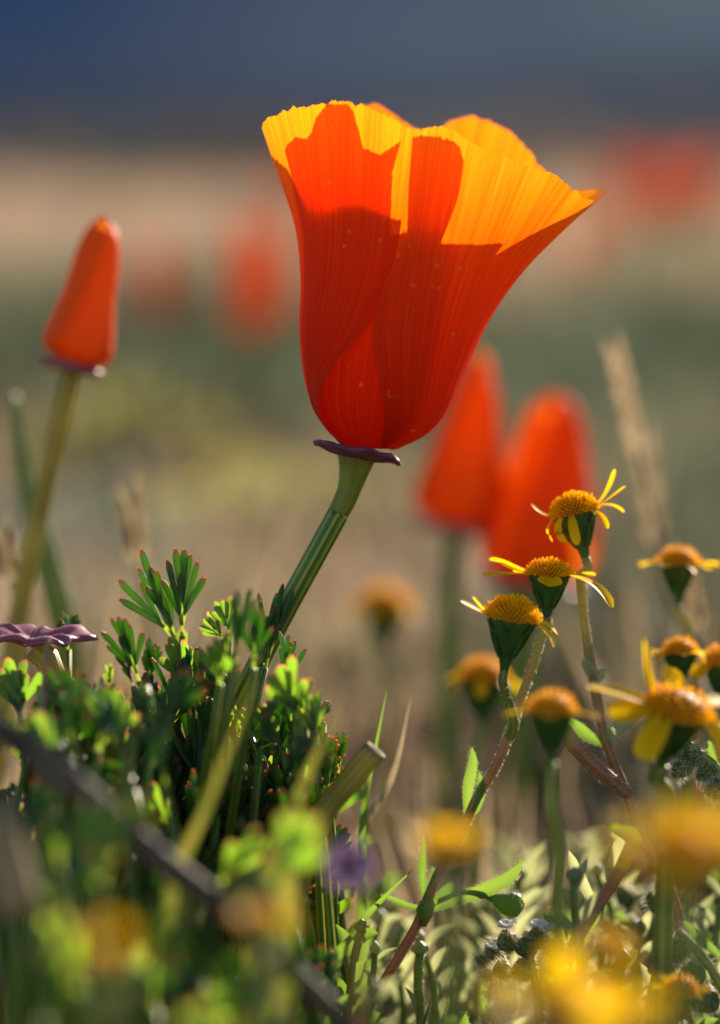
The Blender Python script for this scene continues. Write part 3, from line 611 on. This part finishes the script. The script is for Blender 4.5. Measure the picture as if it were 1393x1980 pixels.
mb = MB(); tube(mb, pb, rr, 18, 6, .04); mb.build('bud', MLF, st)
mb = MB(); tube_hairs(mb, pb, rr, 260, .0006); q = mb.build('hairs', MHAIR, st, False); q['kind'] = 'stuff'
blade(dA, [(1170, 1440, 30), (1140, 1425, 20), (1110, 1402, 16), (1088, 1384, 14)], 26, MLF, hair=60)
blade(dA, [(1176, 1455, 24), (1185, 1420, 16), (1210, 1395, 10), (1246, 1370, 6)], 30, MSAGE, hair=70)
blade(dA, [(1146, 1320, 40), (1142, 1300, 34), (1132, 1284, 30), (1126, 1276, 30)], 20, MSAGE, hair=40)
blade(dA, [(1150, 1322, 40), (1158, 1308, 34), (1166, 1298, 30), (1172, 1296, 30)], 20, MSAGE, hair=40)
mb = MB(); pw = cr(PA([(1080, 1400, -60), (1110, 1440, -50), (1160, 1490, -30), (1214, 1535, 4)]), 30); tube(mb, pw, np.linspace(.0011, .0009, 30), 14, 5, .05); q = mb.build('branch', MHS, dA)
mb = MB(); tube_hairs(mb, pw, .001, 160, .0005); q = mb.build('hairs', MHAIR, q, False); q['kind'] = 'stuff'
mb = MB(); pw = cr(PA([(1236, 1610, 0), (1195, 1690, -5), (1150, 1760, -10), (1100, 1850, -10), (1075, 1960, -10)]), 40); tube(mb, np.vstack([pw, to_ground(pw[-1])]), .0008, 12, 5, .05); mb.build('branch', MHS, dA)
blade(dA, [(1170, 1700, -5), (1190, 1660, -20), (1200, 1620, -30), (1165, 1596, -40)], 30, MSAGE); blade(dA, [(1152, 1752, -10), (1130, 1715, -20), (1112, 1680, -30), (1100, 1645, -30)], 26, MSAGE)
blade(dA, [(1165, 1735, -10), (1150, 1770, -20), (1120, 1800, -20), (1098, 1830, -20)], 34, MLF); blade(dA, [(1240, 1640, 0), (1225, 1620, -60), (1200, 1605, -120), (1170, 1596, -150)], 34, MLF)

# ------------------------------------------------------------------ hairy bud heads
def hairy_head(label, stem_px, buds, dz, leaf=(), hairs=150, white=()):
    pts = [P(x, y, dz / K) for x, y in stem_px]; g = to_ground(pts[-1]); o = thing('hairy_bud_head', label, 'wildflower', g)
    _, pw = stem_to_ground(o, pts + [Vector(g)], .0005, .0009, MGS, 50, 4, .04)
    mb = MB(); tube_hairs(mb, pw[:26], .0006, hairs * 3, .0009); q = mb.build('hairs', MHAIR, o, False); q['kind'] = 'stuff'
    for i, (x, y, ang, L, R) in enumerate(buds):
        a = math.radians(ang); ddz = random.uniform(-18, 18); n = 14; t = np.linspace(0, 1, n)
        path = np.array([P(x + math.cos(a) * L * k, y - math.sin(a) * L * k, (dz + ddz + 6 * k) / K) for k in t])
        rad = R / K * np.interp(t, [0, .15, .45, .75, 1], [.35, .85, 1, .72, .18]); mb = MB(); tube(mb, path, rad, 30, 5, .10); b = mb.build('bud', MBUD, o)
        mb = MB(); tube_hairs(mb, path, rad, hairs * 2, .0011, .00004); q = mb.build('hairs', MHAIR, b, False); q['kind'] = 'stuff'
    for k, l in enumerate(leaf): blade(o, [(x, y, dz) for x, y in l], 22, MLF, hair=60)
    for x, y, R in white:
        c = P(x, y, (dz - 10) / K)
        for k in range(5):
            a = k * 1.2566; e = c + RIGHT * (math.cos(a) * R / K) + Vector((0, -.3, 1)).normalized() * .0006 + Vector((0, 1, .2)) * (math.sin(a) * R / K)
            mb = MB(); strip(mb, cr([c, c * .5 + e * .5 + Vector((0, 0, .0005)), e], 6), R / K * .5 * np.array([.4, .8, 1, 1, .8, .3]), (0, -.3, 1), .2, 3); mb.build('petal', MWHITE, o)
    return o
hairy_head('coiled hairy green bud head standing out against the big blurred daisy', [(1322, 1428), (1334, 1442), (1360, 1462), (1393, 1490), (1425, 1570), (1440, 1700)],
    [(1306, 1446, 175, 46, 20), (1330, 1452, 160, 40, 24), (1362, 1458, 195, 40, 23), (1332, 1468, 230, 46, 20), (1392, 1484, 200, 50, 26), (1412, 1520, 195, 50, 26), (1326, 1440, 110, 34, 10)], 0, [[(1384, 1480), (1374, 1455), (1370, 1432)]], 200)
hairy_head('hairy bud head with white tipped buds at the lower edge', [(968, 1850), (985, 1880), (990, 1930), (960, 1975), (955, 2040)],
    [(960, 1868, 160, 44, 15), (950, 1858, 80, 42, 17), (970, 1880, 195, 40, 15), (985, 1900, 215, 50, 22), (1000, 1930, 210, 50, 22), (990, 1962, 180, 60, 20)], 10, [[(940, 1990), (935, 1930), (938, 1890)], [(900, 2020), (898, 1985), (896, 1955)]], 170, [(952, 1836, 16)])
hairy_head('soft cluster of white topped bristly buds beside the curved green leaf', [(1020, 1800), (1025, 1850), (1040, 1920), (1045, 2030)],
    [(985, 1840, 100, 44, 22), (1010, 1850, 70, 44, 22), (1040, 1835, 95, 44, 22), (1062, 1850, 60, 40, 20), (1030, 1870, 200, 44, 22), (990, 1870, 200, 40, 20)], -160, [[(1085, 1850), (1080, 1800), (1050, 1768)]], 110, [(980, 1795, 18), (1040, 1795, 18), (1060, 1800, 16)])
hairy_head('bristly green bud spray drooping towards the bright fallen stalk', [(1310, 1800), (1340, 1830), (1380, 1880), (1410, 1960)], [(1330, 1840, 170, 56, 26), (1365, 1880, 190, 54, 26), (1390, 1925, 200, 56, 28), (1290, 1760, 140, 50, 22)], -220, [[(1393, 1850), (1350, 1810), (1320, 1780)]], 110)
hairy_head('pale bristly bud spray behind the sage sprigs', [(1235, 1730), (1255, 1780), (1275, 1850), (1280, 1960)], [(1225, 1750, 130, 50, 22), (1250, 1760, 60, 50, 22), (1240, 1790, 190, 50, 22), (1275, 1800, 30, 50, 22), (1262, 1830, 160, 50, 22)], 260, [[(1262, 1800), (1215, 1790), (1190, 1760)]], 110)

# ------------------------------------------------------------------ twig, blades, stems
def tube_thing(name, label, cat, pts, radii_px, mat, ground=True, group=None, ribs=0, amp=0, n=60, part=None):
    w_ = [np.array(P(x, y, z / K)) for x, y, z in pts]
    if ground: w_.append(to_ground(w_[-1]))
    path = cr(w_, n); sc_ = (D + pts[0][2] / K) / D / K
    rad = np.interp(np.linspace(0, 1, n), np.linspace(0, 1, len(radii_px)), radii_px) * sc_
    mb = MB(); tube(mb, path, rad, 32 if ribs else 12, ribs, amp); o = mb.build(name, mat); return tag(o, label, cat, group)
mb = MB(); pt = [(-330, 1190, -1300), (-60, 1375, -1150), (70, 1460, -1120), (195, 1562, -1100), (320, 1672, -1080), (440, 1768, -1060), (560, 1875, -1040), (690, 2010, -1000), (860, 2210, -960)]
w_ = [np.array(P(x, y, z / K)) for x, y, z in pt]; path = cr([to_ground(w_[0], (-.01, 0, 0))] + w_ + [to_ground(w_[-1], (.005, 0, 0))], 120)
s_ = (D - .072) / D / K; tt = np.linspace(0, 1, 120); rad = (34 + 12 * np.exp(-((tt - .40) / .012) ** 2) - 14 * tt) * s_
mb = MB(); tube(mb, path, rad * (1 + .05 * np.sin(tt * 60)), 16, 3, .06)
tag(mb.build('twig', MTWIG), 'blurred fallen dark twig slanting down across the poppy leaves', 'twig')
def blade_thing(label, pts, wpx, mat, cat='grass', name='long_grass', nrm=(0.3, -1, .2), group=None, prof=((0, .6), (.3, 1), (.7, .8), (1, .03))):
    w_ = [np.array(P(x, y, z / K)) for x, y, z in pts]; w_ = [to_ground(w_[0])] + w_; n = 36; path = cr(w_, n); s = np.linspace(0, 1, n)
    mb = MB(); strip(mb, path, wpx * .5 * (D + pts[0][2] / K) / D / K * np.interp(s, [a for a, b in prof], [b for a, b in prof]), nrm, .35, 7, twist=.5)
    return tag(mb.build(name, mat), label, cat, group)
blade_thing('long olive grass blade leaning across the poppy stem', [(330, 1740, -900), (400, 1560, -920), (446, 1440, -940), (492, 1318, -960)], 40, MBLADE)
blade_thing('broad olive grass blade beside the cut hollow stem', [(500, 1800, -800), (545, 1640, -820), (590, 1510, -840), (650, 1380, -860)], 70, MBLADE)
blade_thing('dark olive leaf lying level above the purple blossom', [(560, 1660, -850), (600, 1598, -850), (700, 1590, -850), (800, 1596, -850), (880, 1570, -850)], 70, MBLADE, 'leaf', 'fallen_leaf', (0, -.4, 1))
blade_thing('thin pointed green blade rising behind the cut stem', [(700, 1640, 60), (708, 1540, 60), (728, 1440, 60), (748, 1338, 60)], 24, MLF)
blade_thing('short pale blade at the foot of the pointed green one', [(690, 1640, 120), (760, 1500, 120), (795, 1350, 120)], 34, MDRY)
blade_thing('slender green leaf curving up beside the leafy node', [(610, 1960, -40), (660, 1830, -40), (720, 1760, -40), (800, 1680, -60)], 34, MLF, 'leaf', 'leaf_blade')
cut = [(560, 1800, -290), (590, 1660, -290), (630, 1566, -295), (680, 1505, -300), (726, 1452, -304)]
w_ = [np.array(P(x, y, z / K)) for x, y, z in cut]; path = cr([to_ground(w_[0])] + w_, 50); cs = thing('cut_stem', 'thick cut hollow olive stem with a pale open end', 'stem', Vector(path[0]))
mb = MB(); tube(mb, path, np.linspace(.0018, .0014, 50), 40, 10, .05, cap=False); mb.build('stalk', MSY, cs)
t, a, b = frames(path); V = []
for i in range(24):
    th = 2 * math.pi * i / 24
    for r, h in ((.00142, -.0006), (.00150, .0002), (.00125, .0003), (.0009, .0000), (.0007, -.0015)): V.append(path[-1] + (a[-1] * math.cos(th) + b[-1] * math.sin(th)) * r + t[-1] * h)
mb = MB(); mb.add(np.array(V), grid_faces(24, 5, True)); mb.build('cut_end', MDRY, cs)
# spent flower disc at the left edge
c0 = P(62, 1226, -60 / K); g = to_ground(P(95, 1600, -60 / K)); sd = thing('spent_poppy', 'wavy pink disc of a spent poppy on a thin stem', 'poppy', g)
Mx = oriented((.06, .02, 1)); mb = MB(); V, f = lathe_pts(c0, Mx, [(.0004, -.0006), (.0022, -.0003), (.0046, .0003), (.0062, .0001), (.0066, -.0004), (.0060, -.0006), (.0044, -.0004), (.0022, -.0010), (.0008, -.0016)], 72, .55, 11); V += rng.normal(0, .00006, V.shape); mb.add(V, f); mb.build('disc', MPINK, sd)
stem_to_ground(sd, [P(66, 1252, -58 / K), P(92, 1275, -58 / K), P(106, 1330, -60 / K), P(98, 1450, -60 / K), Vector(g)], .0016, .0009, MSY)
tube_thing('dry_stalk', 'blurred pinkish stalk rising under the pink disc', 'stalk', [(93, 1236, -330), (88, 1330, -330), (80, 1430, -330), (76, 1600, -330)], [5, 18, 22, 22, 20], MDRY)
tube_thing('dry_stalk', 'blurred pink brown stalk at the lower left edge', 'stalk', [(40, 1760, -1350), (10, 1650, -1350), (-20, 1560, -1350), (-60, 1700, -1350)], [44, 40, 34, 24], MDRY)
tube_thing('poppy_pod', 'tall green seed pod leaning beside the closed poppy', 'seed pod', [(26, 758, 1100), (38, 850, 1100), (58, 960, 1100), (90, 1080, 1100), (130, 1250, 1100)], [6, 24, 27, 24, 16, 14], MS, ribs=6, amp=.06)
for i, (x0, y0, x1, y1, dz, w0, lb) in enumerate([(255, 985, 300, 1300, 900, 20, 'feathery dry grass head with pale awns beside the tallest fronds'), (1192, 690, 1330, 1280, 1100, 20, 'tall dry grass stem with narrow pinkish head by the blurred poppies'),
        (1250, 880, 1310, 1400, 1500, 16, 'faint dry grass stem rising behind the level rayed daisy'), (8, 1050, 60, 1300, 700, 18, 'pale dry grass at the foot of the closed poppy'), (1330, 1130, 1400, 1420, 700, 16, 'pinkish dry stalk crossing under the level rayed daisy')]):
    a = P(x0, y0, dz / K); b = P(x1, y1, dz / K); g = to_ground(b, ((x1 - x0) * 2e-5, 0, 0)); o = thing('dry_grass', lb, 'grass', g); s_ = (D + dz / K) / D / K
    stem_to_ground(o, [a * .7 + b * .3, b, Vector(g)], w0 * .28 * s_, w0 * .5 * s_, MDRY, 24, 0)
    for k in range(12):   # spikelets with awns
        f = k / 11; p = a * (1 - f * .34) + b * f * .34; sd_ = (-1) ** k; up = (a - b).normalized(); q = p + up * 42 * s_ + RIGHT * sd_ * 14 * s_ + Vector((0, random.uniform(-10, 10) * s_, 0))
        mb = MB(); strip(mb, cr([p, p * .5 + q * .5 + RIGHT * sd_ * 5 * s_, q, q + (q - p) * random.uniform(.6, 1.3)], 9), w0 * .5 * s_ * np.array([.3, .8, 1, .9, .6, .3, .15, .08, .02]), (sd_ * .4, -1, 0), .5, 3); mb.build('spikelet', MDRY, o)
# purple blossom
c = P(676, 1672, -.078); g = to_ground(c); o = thing('purple_blossom', 'small blurred purple blossom under the level olive leaf', 'flower', g)
for k in range(5):
    a = k * 1.2566 + .3; d = RIGHT * math.cos(a) + UP * math.sin(a); e = c + d * .0027; mb = MB(); strip(mb, cr([c, c * .5 + e * .5 - FWD * .0008, e], 7), .0013 * np.array([.3, .7, 1, 1.1, 1, .7, .2]), -FWD, .2, 5); mb.build('petal', MPURP, o)
stem_to_ground(o, [c, c + Vector((.001, .003, -.01)), Vector(g)], .0004, .0006, MHS, 16, 0)
far_poppy('fallen orange poppy low behind the thin green sprig', 860, 1985, .10, .010, .012, (.2, -.6, .7), open_=1.1, seed=.2)

# ------------------------------------------------------------------ thin sprigs and low herbs
def sprig(label, px, top, dz, n, lw, ll, mat, smat=MGS, r=.00045, sway=20, name='sprig', group=None, bend=0, opp=True, hair=0):
    base_y = 2050; pts = [(px + bend * ((base_y - y) / (base_y - top)) ** 2 + sway * .3 * math.sin(y * .02 + px), y) for y in np.linspace(top, base_y, 6)]
    w_ = [P(x, y, dz / K) for x, y in pts]; g = to_ground(w_[-1]); o = thing(name, label, 'plant', g, group)
    _, pw = stem_to_ground(o, w_ + [Vector(g)], r, r * 1.5, smat, 40, 0); s_ = (D + dz / K) / D / K
    for k in range(n):
        i = int(1 + k * 26 / max(1, n)); p = Vector(pw[i]); sd_ = (-1) ** k; up = Vector((random.uniform(.5, 1) * sd_, random.uniform(-.7, .7), random.uniform(.4, 1.3))).normalized()
        L = ll * s_ * random.uniform(.7, 1.2); e = p + up * L + Vector((0, 0, random.uniform(-.2, .3) * L))
        mb = MB(); strip(mb, cr([p, p * .5 + e * .5 + Vector((0, 0, L * .08)), e], 9), lw * .5 * s_ * np.array([.35, .6, .85, 1, 1, .9, .7, .4, .05]), (-up.x * .3, -.8, .6), .3, 5); mb.build('leaf', mat, o)
    bp = np.array([pw[0] + np.array([0, 0, .0016 * q]) for q in np.linspace(-.15, 1, 8)]); mb = MB(); tube(mb, bp, r * np.array([.9, 1.3, 1.7, 1.8, 1.6, 1.2, .7, .1]), 8, 4, .12); mb.build('bud', mat, o)
    if hair: mb = MB(); tube_hairs(mb, pw[:24], r, hair, .0005); q = mb.build('hairs', MHAIR, o, False); q['kind'] = 'stuff'
    return o
sprig('straight thin green sprig with a knobbed tip and short side leaf', 815, 1842, 10, 4, 14, 60, MSAGE, r=.0006, hair=200)
sprig('narrow leaved sprig with needle leaves by the slender curved leaf', 628, 1770, 20, 22, 9, 42, MLF, r=.0004)
sprig('grey green upright needle sprig left of the knobbed sprig', 712, 1842, 25, 9, 10, 56, MSAGE, r=.0004, bend=8)
low = [(690, 1740, 60, 'herb'), (660, 1800, -120, 'herb'), (980, 1700, 350, 'sage'), (1330, 1780, 420, 'sage'), (1230, 1800, 150, 'sage'), (860, 1880, 500, 'sage'), (1010, 1720, 620, 'sage'), (1150, 1760, 420, 'sage'), (1390, 1780, 300, 'sage'), (940, 1800, 420, 'sage'), (680, 1780, 350, 'sage'), (740, 1800, 550, 'sage'), (1120, 1700, -300, 'sage'), (1210, 1690, 300, 'sage'), (1370, 1700, 200, 'sage'), (1290, 1720, 900, 'sage'), (1040, 1660, 900, 'sage'), (900, 1740, 700, 'sage'), (980, 1640, 1400, 'sage'), (760, 1720, 900, 'herb'), (700, 1640, 700, 'herb'),
       (1150, 1640, 1100, 'sage'), (1385, 1600, 700, 'herb'), (850, 1820, 200, 'sage'), (1180, 1860, -100, 'herb'), (1260, 1880, -120, 'sage'), (1080, 1760, 500, 'herb'), (1340, 1860, 80, 'herb'), (780, 1880, 300, 'sage'), (640, 1860, -300, 'herb'), (720, 1920, -700, 'sage'), (900, 1930, 400, 'herb'), (1130, 1900, 500, 'sage')]
for i, (x, y, dz, k) in enumerate(low):
    kw = dict(name='low_herb', bend=random.uniform(-60, 60), r=.0005)
    if k == 'sage': sprig('low grey green herb with narrow leaves in the blurred undergrowth', x, y, dz, 16, 20, 74, MSAGE, group='grey green herbs in the undergrowth', **kw)
    else: sprig('low fresh green herb with broad leaves in the undergrowth', x, y, dz, 13, 28, 70, MLF, group='green herbs in the undergrowth', **kw)

# ------------------------------------------------------------------ the meadow behind: uncountable blades
def meadow(n, z0, z1, h0, h1, wmul, name, label_seed, xs=.40):
    r_ = np.random.default_rng(label_seed)
    z = z0 * (z1 / z0) ** r_.random(n); x = r_.uniform(-1, 1, n) * (xs * z + .16); y = z - D
    gz = np.array([ground_z(a, b) for a, b in zip(x, y)]); h = r_.uniform(h0, h1, n) * np.clip(r_.lognormal(0, .35, n), .4, 2)
    h = np.minimum(h, np.where(z < 1.4, np.minimum(.068, .02 + .05 * z), .10))
    wd = (.0007 + .0012 * r_.random(n)) * wmul * np.clip(z / 1.2, 1, 6) ** .6
    la = r_.uniform(0, 2 * math.pi, n); lean = r_.normal(0, .35, n) * h
    pat = np.array([mnoise.noise(Vector((a * 3.4, b * 1.5, 7))) + .6 * mnoise.noise(Vector((a * 9, b * 4, 3))) for a, b in zip(x, y)]); hue = np.clip(.46 + .34 * np.clip((z - 1.5) / 1.2, 0, 1) + (.95 - .75 * np.clip((z - 1.2) / 1.2, 0, 1)) * pat + r_.normal(0, .16, n), 0, 1); h *= np.clip(1 - 1.3 * pat * np.clip(2 - z, .15, 1), .45, 1.9); h = np.minimum(h, np.where(z < 1.4, .072, .11))
    V = np.zeros((n, 7, 3)); fa = r_.uniform(0, math.pi, n); sx, sy = np.cos(fa) * wd, np.sin(fa) * wd
    for k, (t, w_) in enumerate(((0, 1), (.4, .9), (.75, .6))):
        cx = x + np.cos(la) * lean * t * t; cy_ = y + np.sin(la) * lean * t * t; cz = gz + h * t - .002
        V[:, 2*k] = np.stack([cx - sx * w_, cy_ - sy * w_, cz], 1); V[:, 2*k+1] = np.stack([cx + sx * w_, cy_ + sy * w_, cz], 1)
    V[:, 6] = np.stack([x + np.cos(la) * lean, y + np.sin(la) * lean, gz + h], 1)
    base = (np.arange(n) * 7)[:, None]; q = np.vstack([base + np.array([[0, 1, 3, 2]]), base + np.array([[2, 3, 5, 4]])]).tolist() + (base + np.array([[4, 5, 6]])).tolist()
    me = bpy.data.meshes.new(name); me.from_pydata(V.reshape(-1, 3).tolist(), [], q)
    me.attributes.new('hue', 'FLOAT', 'POINT').data.foreach_set('value', np.repeat(hue, 7).astype(np.float32)); me.materials.append(MMEAD)
    o = bpy.data.objects.new(name, me); col.objects.link(o); o['kind'] = 'stuff'; return o
m_, nt, out = nmat('meadow_blades'); hu = attr(nt, 'hue')
c_ = ramp(nt, hu, [(0.0, (.075, .095, .055)), (.3, (.135, .145, .09)), (.5, (.21, .165, .10)), (.7, (.44, .32, .20)), (1.0, (.34, .22, .18))])
sheet(nt, out, c_, c_, .4, .6, .25); MMEAD = m_
o = meadow(52000, .47, 1.6, .015, .055, 1.0, 'meadow_grass', 1); tag(o, 'tangle of short green and dry grass behind the flowers', 'grass')
o = meadow(56000, 1.3, 14, .02, .075, 1.6, 'far_meadow', 2); tag(o, 'far meadow of dry and grey green growth', 'meadow')
o = meadow(9000, .20, .50, .008, .03, 1.0, 'ground_cover', 3, .40); tag(o, 'short dim ground cover under the flowers', 'ground cover')

# ------------------------------------------------------------------ dry grass tufts in the soft background
tufts = [(940, 1500, 1400), (870, 1540, 1100), (1010, 1480, 2000), (780, 1460, 2600), (620, 1300, 3400), (330, 1150, 3000), (160, 1060, 2600), (1160, 1300, 3000), (1340, 1180, 2600), (420, 960, 6000), (900, 1120, 5200), (1260, 960, 6500), (250, 1180, 1500), (110, 1130, 1300)]
for i, (x, y, dz) in enumerate(tufts):
    c = P(x, y, dz / K); g = Vector(to_ground(c)); h = max(.02, c.z - g.z)
    o = thing('grass_tuft', 'blurred tuft of straw coloured grass standing in the meadow behind the flowers', 'grass', g, 'straw coloured tufts in the meadow')
    for k in range(16):
        a = random.uniform(0, 6.28); L = h * random.uniform(.6, 1.15); ln = random.uniform(.1, .55) * L; e = g + Vector((math.cos(a) * ln, math.sin(a) * ln, L)); q = g + Vector((math.cos(a), math.sin(a), 0)) * random.uniform(0, .008)
        mb = MB(); strip(mb, cr([q, q * .5 + e * .5 + Vector((0, 0, L * .12)), e], 7), .0012 * (1 + dz / 6000) * np.array([1, 1, .95, .8, .6, .35, .05]), (math.sin(a), -1, .2), .3, 3); mb.build('blade', MDRY, o)

# ------------------------------------------------------------------ shrubs out of focus in the meadow
def shrub(px, py, dz, wd, mat, label, seed, n=420, leaf=.006):
    r_ = np.random.default_rng(seed); c = P(px, py, dz); g = Vector(to_ground(c)); h = c.z - g.z
    o = thing('shrub', label, 'shrub', g)
    for k in range(5):
        a = r_.uniform(0, 6.28); e = g + Vector((math.cos(a) * wd * .5, math.sin(a) * wd * .5, h * r_.uniform(.6, .9)))
        mb = MB(); tube(mb, cr([g, g * .5 + e * .5 + Vector((0, 0, h * .1)), e], 8), np.linspace(.0022, .0008, 8), 6); mb.build('branch', MTWIG, o)
    mb = MB()
    for k in range(n):
        q = r_.normal(0, 1, 3); q /= np.linalg.norm(q); rad = r_.uniform(.35, 1) ** .5 * (1 + .35 * mnoise.noise(Vector(q * 2.2 + seed)))
        p = np.array(g) + np.array([q[0] * wd * rad, q[1] * wd * rad, h * (.52 + .46 * q[2] * rad)]); p[2] = max(p[2], g.z + .003)
        d = q * .6 + np.array([0, 0, .7]) + r_.normal(0, .35, 3); d /= np.linalg.norm(d); L = leaf * r_.uniform(.6, 1.5)
        strip(mb, np.array([p, p + d * L * .4, p + d * L * .75, p + d * L]), L * .2 * np.array([.5, 1, .8, .1]), r_.normal(0, 1, 3), .2, 3)
    f = mb.build('foliage', mat, o); f['kind'] = 'stuff'
MSHR = m_leaf('shrub_leaf', (0.025, 0.05, 0.03), (0.05, 0.08, 0.04), (0.06, 0.10, 0.03), (0.10, 0.15, 0.04), trans=.35)
MSHY = m_leaf('yellow_green_leaf', (0.16, 0.17, 0.05), (0.24, 0.23, 0.07), (0.36, 0.36, 0.06), (0.46, 0.42, 0.08), trans=.45)
MSHB = m_leaf('grey_leaf', (0.11, 0.14, 0.12), (0.17, 0.19, 0.16), (0.18, 0.22, 0.16), (0.24, 0.26, 0.18), trans=.35)
for a in ((470, 690, .85, .055, MSHR, 'dark green shrub dissolved in blur below the lone far poppy', 1), (985, 690, 1.0, .07, MSHR, 'dark green shrub dissolved in blur behind the leaning closed poppy', 2), (265, 760, .75, .06, MSHY, 'yellow green shrub dissolved in blur beside the closed poppy', 3),
          (1250, 600, 1.2, .10, MSHB, 'blue grey shrub dissolved in blur behind the tall dry grass stem', 4), (40, 600, 1.1, .07, MSHY, 'olive shrub dissolved in blur behind the closed poppy', 5), (1120, 640, .9, .05, MSHB, 'small grey shrub dissolved in blur above the half closed poppy', 6),
          (150, 960, .5, .04, MSHB, 'grey green shrub dissolved in blur behind the yellowish stem', 7), (700, 1270, .30, .022, MSHR, 'low dark shrub dissolved in blur behind the cut stem', 8), (1000, 1330, .26, .03, MSHR, 'low dark shrub dissolved in blur behind the daisy pair', 9), (560, 900, .6, .05, MSHY, 'olive shrub dissolved in blur left of the big poppy stem', 10)):
    shrub(*a)

# ------------------------------------------------------------------ low scrub on the far plain, a mass nobody could count
def scrub(n, seed):
    r_ = np.random.default_rng(seed); z = 7 * (130 / 7) ** (r_.random(n) ** .8); x = r_.uniform(-.4, .4, n) * z; V = []; F = []; H = []
    for i in range(n):
        g = ground_z(x[i], z[i]); h = r_.uniform(.10, .42) * (.5 + .5 * min(1, z[i] / 30)); wd = h * r_.uniform(.7, 1.4); hue = r_.random()
        for k in range(22):
            q = r_.normal(0, 1, 3); q[2] = abs(q[2]); q /= np.linalg.norm(q); p = np.array([x[i], z[i], g]) + q * np.array([wd, wd, h]) * r_.uniform(.3, 1) ** .5
            a = r_.normal(0, 1, 3); a /= np.linalg.norm(a); b = np.cross(a, q); b /= np.linalg.norm(b) + 1e-9; L = h * .22; o = len(V)
            V += [p - a * L, p + b * L * .6, p + a * L, p - b * L * .6]; F.append((o, o + 1, o + 2, o + 3)); H += [hue] * 4
    me = bpy.data.meshes.new('scrub'); me.from_pydata([tuple(v) for v in V], [], F); me.attributes.new('hue', 'FLOAT', 'POINT').data.foreach_set('value', np.array(H, np.float32))
    m, nt, out = nmat('scrub_leaf'); c = ramp(nt, attr(nt, 'hue'), [(0, (.06, .07, .05)), (.4, (.12, .10, .08)), (.75, (.17, .125, .11)), (1, (.22, .16, .12))]); sheet(nt, out, c, c, .25, .8, .1)
    me.materials.append(m); o = bpy.data.objects.new('scrub', me); col.objects.link(o); o['kind'] = 'stuff'; tag(o, 'brown grey scrub covering the far plain below the hills', 'scrub')
scrub(2600, 11)
